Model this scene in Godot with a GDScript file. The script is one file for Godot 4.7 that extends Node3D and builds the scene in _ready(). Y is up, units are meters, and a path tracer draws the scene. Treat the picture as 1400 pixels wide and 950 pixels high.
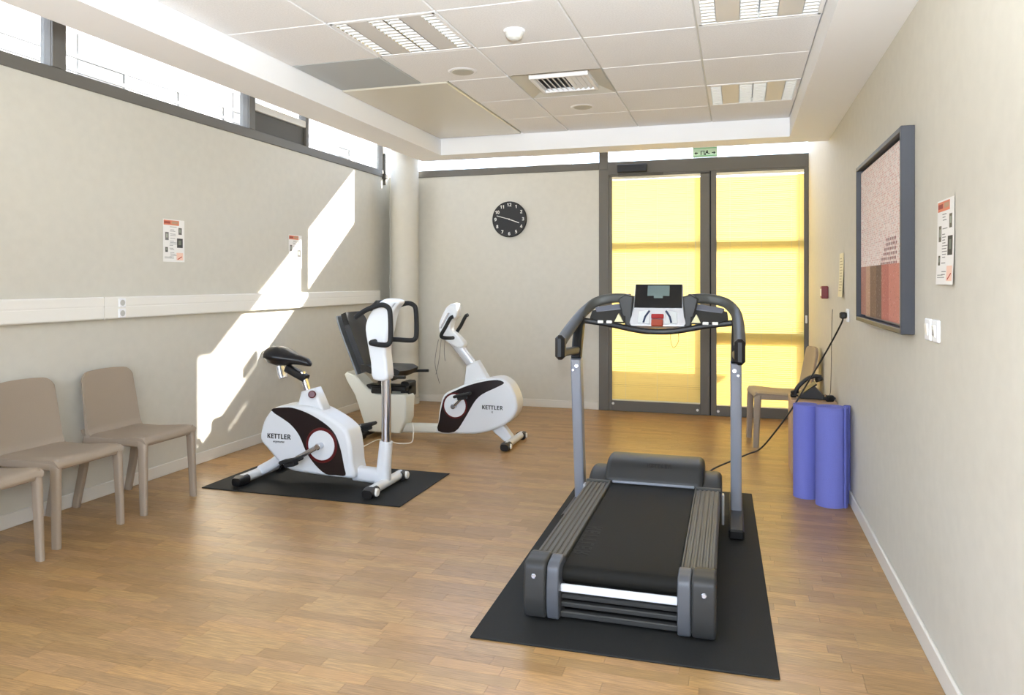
extends Node3D
# A small gym in a care centre: treadmill, two exercise bikes, chairs along the wall.
const XL := -3.965      # inner face of the left wall
const XR := 0.688       # inner face of the right wall
const ZB := -8.0        # inner face of the back wall
const ZF := 1.5         # inner face of the wall behind the camera
var rng := RandomNumberGenerator.new()
var MT := {}
var taken := {}

# ---------------------------------------------------------------- materials
func mat(c: Color, rough := 0.6, metal := 0.0, spec := 0.5) -> StandardMaterial3D:
	var m := StandardMaterial3D.new()
	m.albedo_color = c; m.roughness = rough; m.metallic = metal; m.metallic_specular = spec
	return m
func noise_tex(w: int, hgt: int, sx: float, sy: float, lo: float, hi: float, sd: int, oct := 4) -> ImageTexture:
	var n := FastNoiseLite.new(); n.seed = sd; n.noise_type = FastNoiseLite.TYPE_SIMPLEX_SMOOTH; n.frequency = 1.0
	n.fractal_octaves = oct
	var im := Image.create(w, hgt, true, Image.FORMAT_RGB8)
	for y in hgt:
		for x in w:
			# blend towards the wrapped copy near the far edges so that the tile has no seam
			var bx_ := clampf((x - w * 0.75) / (w * 0.25), 0, 1); var by_ := clampf((y - hgt * 0.75) / (hgt * 0.25), 0, 1)
			var u := x / float(w) * sx; var v := y / float(hgt) * sy
			var a := lerpf(n.get_noise_2d(u, v), n.get_noise_2d(u - sx, v), bx_)
			var b := lerpf(n.get_noise_2d(u, v - sy), n.get_noise_2d(u - sx, v - sy), bx_)
			var t := clampf(lerpf(a, b, by_) * 0.5 + 0.5, 0, 1)
			var g := lerpf(lo, hi, t)
			im.set_pixel(x, y, Color(g, g, g))
	im.generate_mipmaps()
	return ImageTexture.create_from_image(im)
func triplanar(m: StandardMaterial3D, tex: Texture2D, metres: float):
	m.albedo_texture = tex; m.uv1_triplanar = true; m.uv1_world_triplanar = true
	m.uv1_scale = Vector3.ONE / metres
	return m

# ---------------------------------------------------------------- mesh helpers
func mb() -> SurfaceTool:
	var st := SurfaceTool.new(); st.begin(Mesh.PRIMITIVE_TRIANGLES); return st
func vt(st: SurfaceTool, p: Vector3, n: Vector3, uv: Vector2):
	st.set_normal(n); st.set_uv(uv); st.add_vertex(p)
func tri(st: SurfaceTool, a: Vector3, b: Vector3, c: Vector3, na: Vector3, nb: Vector3, nc: Vector3, ua := Vector2.ZERO, ub := Vector2.ZERO, uc := Vector2.ZERO):
	var g := (a - c).cross(a - b)
	if g.length_squared() < 1e-18: return
	if g.dot(na + nb + nc) < 0:
		vt(st, a, na, ua); vt(st, c, nc, uc); vt(st, b, nb, ub)
	else:
		vt(st, a, na, ua); vt(st, b, nb, ub); vt(st, c, nc, uc)
func face(st: SurfaceTool, pts: Array, n: Vector3, uvs: Array = []):
	for i in range(1, pts.size() - 1):
		if uvs.is_empty(): tri(st, pts[0], pts[i], pts[i + 1], n, n, n)
		else: tri(st, pts[0], pts[i], pts[i + 1], n, n, n, uvs[0], uvs[i], uvs[i + 1])
func bx(st: SurfaceTool, at: Vector3, size: Vector3, bev := 0.004, basis := Basis.IDENTITY):
	var h := size * 0.5
	var c: float = minf(bev, minf(h.x, minf(h.y, h.z)) * 0.9)
	var P := func(sx, sy, sz, k):
		var q := Vector3(sx * (h.x - (0.0 if k == 0 else c)), sy * (h.y - (0.0 if k == 1 else c)), sz * (h.z - (0.0 if k == 2 else c)))
		return at + basis * q
	for s in [-1, 1]:
		face(st, [P.call(s, -1, -1, 0), P.call(s, 1, -1, 0), P.call(s, 1, 1, 0), P.call(s, -1, 1, 0)], basis * Vector3(s, 0, 0))
		face(st, [P.call(-1, s, -1, 1), P.call(1, s, -1, 1), P.call(1, s, 1, 1), P.call(-1, s, 1, 1)], basis * Vector3(0, s, 0))
		face(st, [P.call(-1, -1, s, 2), P.call(1, -1, s, 2), P.call(1, 1, s, 2), P.call(-1, 1, s, 2)], basis * Vector3(0, 0, s))
	if c <= 0.0: return
	for s in [-1, 1]:
		for t in [-1, 1]:
			face(st, [P.call(s, t, -1, 0), P.call(s, t, 1, 0), P.call(s, t, 1, 1), P.call(s, t, -1, 1)], basis * Vector3(s, t, 0).normalized())
			face(st, [P.call(s, -1, t, 0), P.call(s, 1, t, 0), P.call(s, 1, t, 2), P.call(s, -1, t, 2)], basis * Vector3(s, 0, t).normalized())
			face(st, [P.call(-1, s, t, 1), P.call(1, s, t, 1), P.call(1, s, t, 2), P.call(-1, s, t, 2)], basis * Vector3(0, s, t).normalized())
			for q in [-1, 1]:
				face(st, [P.call(s, t, q, 0), P.call(s, t, q, 1), P.call(s, t, q, 2)], basis * Vector3(s, t, q).normalized())
func bx2(st: SurfaceTool, a: Vector3, b: Vector3, bev := 0.004):      # a box between two corners
	bx(st, (a + b) * 0.5, (b - a).abs(), bev)
func circle(r: float, n := 14) -> PackedVector2Array:
	var o := PackedVector2Array()
	for i in n: o.append(Vector2(cos(TAU * i / n), sin(TAU * i / n)) * r)
	return o
func rounded_rect(w: float, h: float, r: float, n := 4) -> PackedVector2Array:
	var o := PackedVector2Array()
	for k in 4:
		var cx: float = (w / 2 - r) * [1, -1, -1, 1][k]; var cy: float = (h / 2 - r) * [1, 1, -1, -1][k]
		for i in n + 1:
			var a := PI / 2 * (k + i / float(n))
			o.append(Vector2(cx + cos(a) * r, cy + sin(a) * r))
	return o
func sweep(st: SurfaceTool, pts: Array, prof: PackedVector2Array, up := Vector3.UP, scales: Array = [], caps := true, closed := false):
	var n := pts.size(); var m := prof.size()
	var pn := PackedVector2Array()
	for j in m:
		var e1 := (prof[j] - prof[(j + m - 1) % m]).normalized(); var e2 := (prof[(j + 1) % m] - prof[j]).normalized()
		var q := e1 + e2
		pn.append(Vector2(q.y, -q.x).normalized())
	var N := up
	var rp := []; var rn := []
	var tans := []
	for i in n:
		var a: Vector3 = pts[(i + n - 1) % n] if closed else pts[maxi(i - 1, 0)]
		var b: Vector3 = pts[(i + 1) % n] if closed else pts[mini(i + 1, n - 1)]
		var T := (b - a).normalized()
		tans.append(T)
		N = (N - T * N.dot(T))
		if N.length() < 1e-4:
			N = Vector3.RIGHT - T * T.x
			if N.length() < 1e-3: N = Vector3.BACK - T * T.z
		N = N.normalized()
		var B := T.cross(N)
		var s = scales[i] if i < scales.size() else 1.0
		var s2: Vector2 = s if s is Vector2 else Vector2(s, s)
		var lp := []; var ln := []
		for j in m:
			lp.append(pts[i] + B * prof[j].x * s2.x + N * prof[j].y * s2.y)
			ln.append((B * pn[j].x / maxf(s2.x, 0.01) + N * pn[j].y / maxf(s2.y, 0.01)).normalized())
		rp.append(lp); rn.append(ln)
	for i in (n if closed else n - 1):
		var k := (i + 1) % n
		for j in m:
			var l := (j + 1) % m
			tri(st, rp[i][j], rp[k][j], rp[k][l], rn[i][j], rn[k][j], rn[k][l])
			tri(st, rp[i][j], rp[k][l], rp[i][l], rn[i][j], rn[k][l], rn[i][l])
	if caps and not closed:
		face(st, rp[0], -tans[0]); face(st, rp[n - 1], tans[n - 1])
func tube(st: SurfaceTool, pts: Array, r: float, n := 12, scales: Array = []):
	sweep(st, pts, circle(r, n), Vector3(0.01, 1, 0.02), scales)
func cr(pts: Array, sub := 5, closed := false) -> Array:      # smooth curve through points
	var o := []; var n := pts.size()
	for i in (n if closed else n - 1):
		var p0 = pts[(i + n - 1) % n] if closed else pts[maxi(i - 1, 0)]
		var p1 = pts[i]; var p2 = pts[(i + 1) % n]
		var p3 = pts[(i + 2) % n] if closed else pts[mini(i + 2, n - 1)]
		for k in sub:
			o.append(p1.cubic_interpolate(p2, p0, p3, k / float(sub)))
	if not closed: o.append(pts[n - 1])
	return o
func fillet(pts: Array, r: float, n := 5) -> Array:           # a polyline with rounded corners
	var o := [pts[0]]
	for i in range(1, pts.size() - 1):
		var a: Vector3 = pts[i - 1]; var p: Vector3 = pts[i]; var b: Vector3 = pts[i + 1]
		var d: float = minf(r, minf(a.distance_to(p), p.distance_to(b)) * 0.48)
		var s := p + (a - p).normalized() * d; var e := p + (b - p).normalized() * d
		for k in n + 1:
			var t := k / float(n)
			o.append(s.lerp(p, t).lerp(p.lerp(e, t), t))
	o.append(pts[pts.size() - 1])
	return o
func extrude(st: SurfaceTool, poly_in: Array, z0: float, z1: float, bev := 0.0, xf := Transform3D.IDENTITY, rings := 4):
	# a closed outline in x and y given depth along z, edges rounded over bev
	var poly := PackedVector2Array(poly_in)
	if not Geometry2D.is_polygon_clockwise(poly): poly.reverse()
	var m := poly.size(); var nr := PackedVector2Array(); var k1 := PackedFloat32Array()
	for j in m:
		var e1 := (poly[j] - poly[(j + m - 1) % m]).normalized(); var e2 := (poly[(j + 1) % m] - poly[j]).normalized()
		var n1 := Vector2(-e1.y, e1.x); var n2 := Vector2(-e2.y, e2.x)
		var q := (n1 + n2).normalized()
		nr.append(q); k1.append(1.0 / maxf(q.dot(n1), 0.5))
	if bev > 0.0:
		# is the normal outward? a clockwise outline has its left side outside
		pass
	var ring := func(inset: float, z: float) -> Array:
		var o := []
		for j in m:
			var p: Vector2 = poly[j] - nr[j] * inset * k1[j]
			o.append(xf * Vector3(p.x, p.y, z))
		return o
	var rs := []; var rnorm := []; var ang := []
	if bev > 0.0:
		for i in rings + 1:
			var a := PI / 2 * i / rings
			rs.append(ring.call(bev * (1.0 - sin(a)), z0 + bev * (1.0 - cos(a)))); ang.append(-(PI / 2 - a))
		for i in rings + 1:
			var a := PI / 2 * (1.0 - i / float(rings))
			rs.append(ring.call(bev * (1.0 - sin(a)), z1 - bev * (1.0 - cos(a)))); ang.append(PI / 2 - a)
	else:
		rs = [ring.call(0.0, z0), ring.call(0.0, z1)]; ang = [0.0, 0.0]
	for i in rs.size() - 1:
		for j in m:
			var l := (j + 1) % m
			var f := func(a: float, jj: int) -> Vector3:
				return (xf.basis * Vector3(nr[jj].x * cos(a), nr[jj].y * cos(a), sin(a))).normalized()
			var na: Vector3 = f.call(ang[i], j); var nb: Vector3 = f.call(ang[i + 1], j); var nc: Vector3 = f.call(ang[i + 1], l); var nd: Vector3 = f.call(ang[i], l)
			if bev <= 0.0 and poly[j].distance_to(poly[l]) > 0.03:
				var e := (poly[l] - poly[j]).normalized(); var fl := (xf.basis * Vector3(-e.y, e.x, 0)).normalized()
				na = fl; nb = fl; nc = fl; nd = fl
			tri(st, rs[i][j], rs[i + 1][j], rs[i + 1][l], na, nb, nc)
			tri(st, rs[i][j], rs[i + 1][l], rs[i][l], na, nc, nd)
	var flat := PackedVector2Array()
	for j in m: flat.append(poly[j] - nr[j] * bev * k1[j])
	var ids := Geometry2D.triangulate_polygon(flat)
	if ids.is_empty(): ids = Geometry2D.triangulate_polygon(poly)
	var zp: Vector3 = (xf.basis * Vector3(0, 0, 1)).normalized()
	for t in range(0, ids.size(), 3):
		tri(st, rs[0][ids[t]], rs[0][ids[t + 1]], rs[0][ids[t + 2]], -zp, -zp, -zp)
		var L: Array = rs[rs.size() - 1]
		tri(st, L[ids[t]], L[ids[t + 1]], L[ids[t + 2]], zp, zp, zp)
func sheet(st: SurfaceTool, grid: Array, thick: float):       # a curved slab: grid of points, given thickness along its normal
	var a := grid.size(); var b: int = grid[0].size()
	var nn := []
	for i in a:
		var row := []
		for j in b:
			var du: Vector3 = grid[mini(i + 1, a - 1)][j] - grid[maxi(i - 1, 0)][j]
			var dv: Vector3 = grid[i][mini(j + 1, b - 1)] - grid[i][maxi(j - 1, 0)]
			row.append(du.cross(dv).normalized())
		nn.append(row)
	var lo := []
	for i in a:
		var row := []
		for j in b: row.append(grid[i][j] - nn[i][j] * thick)
		lo.append(row)
	for i in a - 1:
		for j in b - 1:
			tri(st, grid[i][j], grid[i + 1][j], grid[i + 1][j + 1], nn[i][j], nn[i + 1][j], nn[i + 1][j + 1])
			tri(st, grid[i][j], grid[i + 1][j + 1], grid[i][j + 1], nn[i][j], nn[i + 1][j + 1], nn[i][j + 1])
			tri(st, lo[i][j], lo[i + 1][j], lo[i + 1][j + 1], -nn[i][j], -nn[i + 1][j], -nn[i + 1][j + 1])
			tri(st, lo[i][j], lo[i + 1][j + 1], lo[i][j + 1], -nn[i][j], -nn[i + 1][j + 1], -nn[i][j + 1])
	var rim := []
	for j in b: rim.append([0, j])
	for i in range(1, a): rim.append([i, b - 1])
	for j in range(b - 2, -1, -1): rim.append([a - 1, j])
	for i in range(a - 2, 0, -1): rim.append([i, 0])
	var mid := Vector3.ZERO
	for r in rim: mid += grid[r[0]][r[1]]
	mid /= rim.size()
	for k in rim.size():
		var r = rim[k]; var s = rim[(k + 1) % rim.size()]
		var p: Vector3 = grid[r[0]][r[1]]; var q: Vector3 = grid[s[0]][s[1]]
		var out := (q - p).cross(nn[r[0]][r[1]]).normalized()
		if out.dot((p + q) * 0.5 - mid) < 0: out = -out
		face(st, [p, q, lo[s[0]][s[1]], lo[r[0]][r[1]]], out)
func loft(st: SurfaceTool, rings: Array, caps := true):       # closed loops joined into a skin
	var a := rings.size(); var b: int = rings[0].size()
	var cen := []
	for i in a:
		var c := Vector3.ZERO
		for p in rings[i]: c += p
		cen.append(c / b)
	var nn := []
	for i in a:
		var row := []
		for j in b:
			var du: Vector3 = rings[mini(i + 1, a - 1)][j] - rings[maxi(i - 1, 0)][j]
			var dv: Vector3 = rings[i][(j + 1) % b] - rings[i][(j + b - 1) % b]
			var n := du.cross(dv).normalized()
			if n.dot(rings[i][j] - cen[i]) < 0: n = -n
			row.append(n)
		nn.append(row)
	for i in a - 1:
		for j in b:
			var l := (j + 1) % b
			tri(st, rings[i][j], rings[i + 1][j], rings[i + 1][l], nn[i][j], nn[i + 1][j], nn[i + 1][l])
			tri(st, rings[i][j], rings[i + 1][l], rings[i][l], nn[i][j], nn[i + 1][l], nn[i][l])
	if caps:
		for e in [[0, 1], [a - 1, a - 2]]:
			var n: Vector3 = (cen[e[0]] - cen[e[1]]).normalized()
			for j in b: tri(st, cen[e[0]], rings[e[0]][j], rings[e[0]][(j + 1) % b], n, n, n)
func lathe(st: SurfaceTool, prof: Array, seg := 24, xf := Transform3D.IDENTITY):   # prof: Vector2(radius, height) from bottom to top
	var rings := []
	for p in prof:
		var r := []
		for j in seg: r.append(xf * Vector3(cos(TAU * j / seg) * p.x, p.y, sin(TAU * j / seg) * p.x))
		rings.append(r)
	for i in prof.size() - 1:
		var d: Vector2 = prof[i + 1] - prof[i]
		var n2 := Vector2(d.y, -d.x).normalized()
		for j in seg:
			var l := (j + 1) % seg
			var n0 := xf.basis * Vector3(cos(TAU * j / seg) * n2.x, n2.y, sin(TAU * j / seg) * n2.x)
			var n1 := xf.basis * Vector3(cos(TAU * l / seg) * n2.x, n2.y, sin(TAU * l / seg) * n2.x)
			tri(st, rings[i][j], rings[i + 1][j], rings[i + 1][l], n0, n0, n1)
			tri(st, rings[i][j], rings[i + 1][l], rings[i][l], n0, n1, n1)
	for e in [[0, -1.0], [prof.size() - 1, 1.0]]:
		if prof[e[0]].x > 0.0005: face(st, rings[e[0]], xf.basis * Vector3(0, e[1], 0))
func disc(st: SurfaceTool, at: Vector3, axis: Vector3, r: float, h: float, seg := 24, bev := 0.0):   # a round plate from at along axis
	var q := Quaternion(Vector3.UP, axis.normalized()) if axis.normalized().dot(Vector3.DOWN) < 0.999 else Quaternion(Vector3.RIGHT, PI)
	lathe(st, [Vector2(r, 0), Vector2(r, h - bev), Vector2(maxf(r - bev, 0.0001), h)], seg, Transform3D(Basis(q), at))

# ---------------------------------------------------------------- objects
func numbered(called: String) -> String:
	if not taken.has(called):
		taken[called] = 0; return called
	taken[called] += 1
	return "%s_%03d" % [called, taken[called]]
func obj(called: String, st: SurfaceTool, m: Material, parent: Node = null) -> MeshInstance3D:
	var o := MeshInstance3D.new()
	o.mesh = st.commit(); o.material_override = m
	if parent == null:
		o.name = numbered(called); add_child(o)
	else:
		o.name = called; parent.add_child(o, true)
	return o
func thing(called: String, label: String, category: String, at := Vector3.ZERO, turn := 0.0, group := "") -> Node3D:
	var o := Node3D.new(); o.name = numbered(called); add_child(o)
	o.position = at; o.rotation.y = turn
	tag(o, label, category, group)
	return o
func tag(o: Node, label: String, category: String, group := ""):
	o.set_meta("label", label); o.set_meta("category", category)
	if group: o.set_meta("group", group)
func setting(called: String, label := "", category := "") -> Node3D:
	var o := Node3D.new(); o.name = called; add_child(o); o.set_meta("kind", "structure")
	if label: o.set_meta("label", label)
	if category: o.set_meta("category", category)
	return o
func struct(called: String, st: SurfaceTool, m: Material, label: String, category: String) -> MeshInstance3D:
	var o := obj(called, st, m); o.set_meta("kind", "structure"); o.set_meta("label", label); o.set_meta("category", category)
	return o
func word(called: String, s: String, font: String, bold: bool, height: float, depth: float, m: Material, parent: Node, xf: Transform3D) -> MeshInstance3D:
	var t := TextMesh.new(); var f := SystemFont.new(); f.font_names = PackedStringArray([font])
	if bold: f.font_weight = 800
	t.font = f; t.text = s; t.font_size = 64; t.pixel_size = height / 46.0; t.depth = depth
	var o := MeshInstance3D.new(); o.mesh = t; o.material_override = m; o.name = called
	parent.add_child(o, true); o.transform = xf
	return o
func image_mat(im: Image, rough := 0.8) -> StandardMaterial3D:
	im.generate_mipmaps()
	var m := mat(Color.WHITE, rough); m.albedo_texture = ImageTexture.create_from_image(im); return m

# ---------------------------------------------------------------- the scene
func _ready():
	rng.seed = 20240
	# camera: level, with a shifted lens (uprights stay upright), turned 17 degrees left of the room's axis
	var cam := Camera3D.new(); cam.name = "camera"; add_child(cam)
	cam.projection = Camera3D.PROJECTION_FRUSTUM
	cam.near = 0.05; cam.far = 200.0
	cam.size = 0.05 * 950.0 / 1010.0
	cam.frustum_offset = Vector2(0, -0.05 * 90.0 / 1010.0)
	cam.position = Vector3(0, 1.4, 0)
	cam.rotation.y = atan(308.0 / 1010.0)
	cam.current = true
	# sky, exposure
	var we := WorldEnvironment.new(); we.name = "environment"; add_child(we)
	var env := Environment.new(); we.environment = env
	var sky := Sky.new(); var sm := ProceduralSkyMaterial.new()
	sm.sky_top_color = Color(0.74, 0.84, 1.0); sm.sky_horizon_color = Color(0.90, 0.95, 1.0)
	sm.ground_horizon_color = Color(0.80, 0.79, 0.76); sm.ground_bottom_color = Color(0.6, 0.59, 0.56)
	sm.sun_angle_max = 0.0
	sm.energy_multiplier = 7.0
	sky.sky_material = sm
	env.background_mode = Environment.BG_SKY; env.sky = sky
	env.tonemap_mode = Environment.TONE_MAPPER_LINEAR
	env.tonemap_exposure = 1.66
	env.sdfgi_enabled = true; env.ssao_enabled = true; env.ssil_enabled = true
	# low afternoon sun from behind the glazed end wall, to the right
	var sun := DirectionalLight3D.new(); sun.name = "sun"; add_child(sun)
	sun.light_energy = 6.0; sun.light_color = Color(1.0, 0.98, 0.945); sun.light_angular_distance = 0.5; sun.shadow_enabled = true
	sun.look_at_from_position(Vector3.ZERO, Vector3(-1.40, -0.79, 1.0), Vector3.UP)
	# the photographer's flash on top of the camera: its small shadows lie just below things on the walls
	var flash := OmniLight3D.new(); flash.name = "camera_flash"; add_child(flash)
	flash.position = Vector3(0.0, 1.62, 0.03); flash.light_energy = 1.8; flash.light_color = Color(0.94, 0.97, 1.0)
	flash.light_size = 0.05; flash.omni_range = 30.0; flash.omni_attenuation = 2.0; flash.shadow_enabled = true

	# the same flash unit's head, tilted up: it bounces off the ceiling and fills the room evenly
	var head := SpotLight3D.new(); head.name = "camera_flash_head"; add_child(head)
	head.look_at_from_position(Vector3(0.0, 1.64, 0.05), Vector3(-0.6, 2.66, -1.35), Vector3.UP)
	head.light_energy = 9.5; head.light_color = Color(0.93, 0.97, 1.0); head.light_size = 0.06
	head.spot_angle = 50.0; head.spot_angle_attenuation = 0.6; head.spot_range = 30.0; head.spot_attenuation = 2.0; head.shadow_enabled = true

	make_materials()
	build_shell()
	build_windows()
	build_ceiling()
	build_floor()
	build_outside()
	build_blinds()
	build_treadmill()
	build_upright_bike()
	build_recumbent_bike()
	build_chairs()
	build_side_table()
	build_foam_rolls()
	build_wall_things()
	build_ceiling_things()

func make_materials():
	MT.wall = triplanar(mat(Color(0.83, 0.812, 0.762), 0.75, 0, 0.3), noise_tex(128, 128, 9, 9, 0.97, 1.0, 3), 0.9)
	MT.white = mat(Color(0.95, 0.95, 0.955), 0.6, 0, 0.3)
	MT.trunk = mat(Color(0.93, 0.92, 0.89), 0.45)
	MT.skirting = mat(Color(0.87, 0.85, 0.81), 0.5)
	MT.grey_frame = mat(Color(0.43, 0.415, 0.385), 0.6, 0.0, 0.35)
	MT.grey_dark = mat(Color(0.34, 0.325, 0.295), 0.6, 0.0, 0.3)
	var g := mat(Color(0.9, 0.95, 0.95, 0.06), 0.02); g.transparency = BaseMaterial3D.TRANSPARENCY_ALPHA
	MT.glass = g
	MT.tile = triplanar(mat(Color(0.97, 0.97, 0.975), 0.9, 0, 0.2), noise_tex(256, 256, 60, 60, 0.93, 1.0, 8, 2), 0.6)
	MT.tile_grey = mat(Color(0.70, 0.72, 0.73), 0.5)
	MT.panel_beige = mat(Color(0.85, 0.83, 0.77), 0.25, 0.1)
	MT.grid = mat(Color(0.84, 0.84, 0.82), 0.6)
	MT.black = mat(Color(0.075, 0.075, 0.08), 0.42)
	MT.black_matt = mat(Color(0.10, 0.10, 0.10), 0.75)
	MT.rubber = triplanar(mat(Color(0.165, 0.165, 0.16), 0.7, 0, 0.3), noise_tex(256, 256, 70, 70, 0.86, 1.0, 14, 2), 0.5)
	MT.belt = triplanar(mat(Color(0.125, 0.12, 0.105), 0.7, 0, 0.3), noise_tex(256, 256, 90, 90, 0.85, 1.0, 15, 2), 0.3)
	MT.plastic_grey = mat(Color(0.22, 0.22, 0.215), 0.45, 0, 0.4)
	MT.plastic_olive = mat(Color(0.30, 0.30, 0.285), 0.5)
	MT.rail = mat(Color(0.32, 0.31, 0.275), 0.5, 0.15)
	MT.post = mat(Color(0.62, 0.64, 0.68), 0.38, 0.35)
	MT.bikewhite = mat(Color(0.88, 0.89, 0.90), 0.28)
	MT.cream = mat(Color(0.86, 0.86, 0.82), 0.35)
	MT.chrome = mat(Color(0.82, 0.83, 0.86), 0.16, 0.95)
	MT.silver = mat(Color(0.86, 0.87, 0.89), 0.25, 0.6)
	MT.maroon = mat(Color(0.34, 0.05, 0.07), 0.35)
	MT.red = mat(Color(0.62, 0.13, 0.12), 0.45)
	MT.chair = triplanar(mat(Color(0.64, 0.575, 0.50), 0.55), noise_tex(128, 128, 40, 40, 0.95, 1.0, 21, 2), 0.25)
	MT.purple = triplanar(mat(Color(0.50, 0.52, 0.83), 0.8, 0, 0.25), noise_tex(128, 128, 40, 40, 0.93, 1.0, 22, 2), 0.25)
	MT.tan = triplanar(mat(Color(0.80, 0.66, 0.52), 0.5), noise_tex(128, 256, 3, 30, 0.9, 1.0, 23), 0.6)
	MT.screen = mat(Color(0.40, 0.46, 0.45), 0.25)

func build_shell():
	var st := mb()
	# left wall: masonry below the clerestory, lintel above it
	bx2(st, Vector3(XL - 0.25, -0.1, ZB - 0.2), Vector3(XL, 2.64, ZF + 0.2), 0)
	bx2(st, Vector3(XL - 0.25, 3.30, ZB - 0.2), Vector3(XL, 3.55, ZF + 0.2), 0)
	struct("wall_left", st, MT.wall, "beige painted long wall below the strip window", "wall")
	st = mb()
	bx2(st, Vector3(XL, -0.1, ZB - 0.2), Vector3(-1.445, 2.64, ZB), 0)
	bx2(st, Vector3(XL, 3.44, ZB - 0.2), Vector3(XR, 3.55, ZB), 0)
	struct("wall_back", st, MT.wall, "beige painted end wall carrying the round clock", "wall")
	st = mb()
	bx2(st, Vector3(XR, -0.1, ZB - 0.06), Vector3(XR + 0.25, 3.55, ZF + 0.2), 0)
	struct("wall_right", st, MT.wall, "beige painted wall carrying the framed picture", "wall")
	st = mb()
	bx2(st, Vector3(XL, -0.1, ZF), Vector3(XR, 0.75, ZF + 0.2), 0)
	bx2(st, Vector3(XL, 2.62, ZF), Vector3(XR, 3.55, ZF + 0.2), 0)
	bx2(st, Vector3(XL, 0.75, ZF), Vector3(-3.6, 2.62, ZF + 0.2), 0)
	bx2(st, Vector3(0.3, 0.75, ZF), Vector3(XR, 2.62, ZF + 0.2), 0)
	struct("wall_front", st, MT.wall, "beige wall closing the room opposite the clock wall", "wall")
	st = mb()
	bx2(st, Vector3(XL - 0.25, 3.55, ZB - 0.2), Vector3(XR + 0.25, 3.75, ZF + 0.2), 0)
	struct("ceiling_slab", st, MT.white, "white concrete slab above the hung ceiling", "ceiling")
	# skirting boards
	for a in [["baseboard_left", Vector3(XL, 0, ZB), Vector3(XL + 0.014, 0.085, ZF), "beige skirting board along the long wall"],
			["baseboard_right", Vector3(XR - 0.014, 0, ZB), Vector3(XR, 0.085, ZF), "beige skirting board under the framed picture"],
			["baseboard_back", Vector3(XL + 0.014, 0, ZB), Vector3(-1.45, 0.085, ZB + 0.014), "beige skirting board below the round clock"]]:
		st = mb(); bx2(st, a[1], a[2], 0.004)
		struct(a[0], st, MT.skirting, a[3], "baseboard")
	# round column in the corner
	st = mb()
	lathe(st, [Vector2(0.168, 0.0), Vector2(0.168, 0.07), Vector2(0.158, 0.075), Vector2(0.158, 3.55)], 40, Transform3D(Basis.IDENTITY, Vector3(-3.672, 0, -7.80)))
	struct("column", st, MT.wall, "round cream column standing in the corner", "column")

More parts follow.
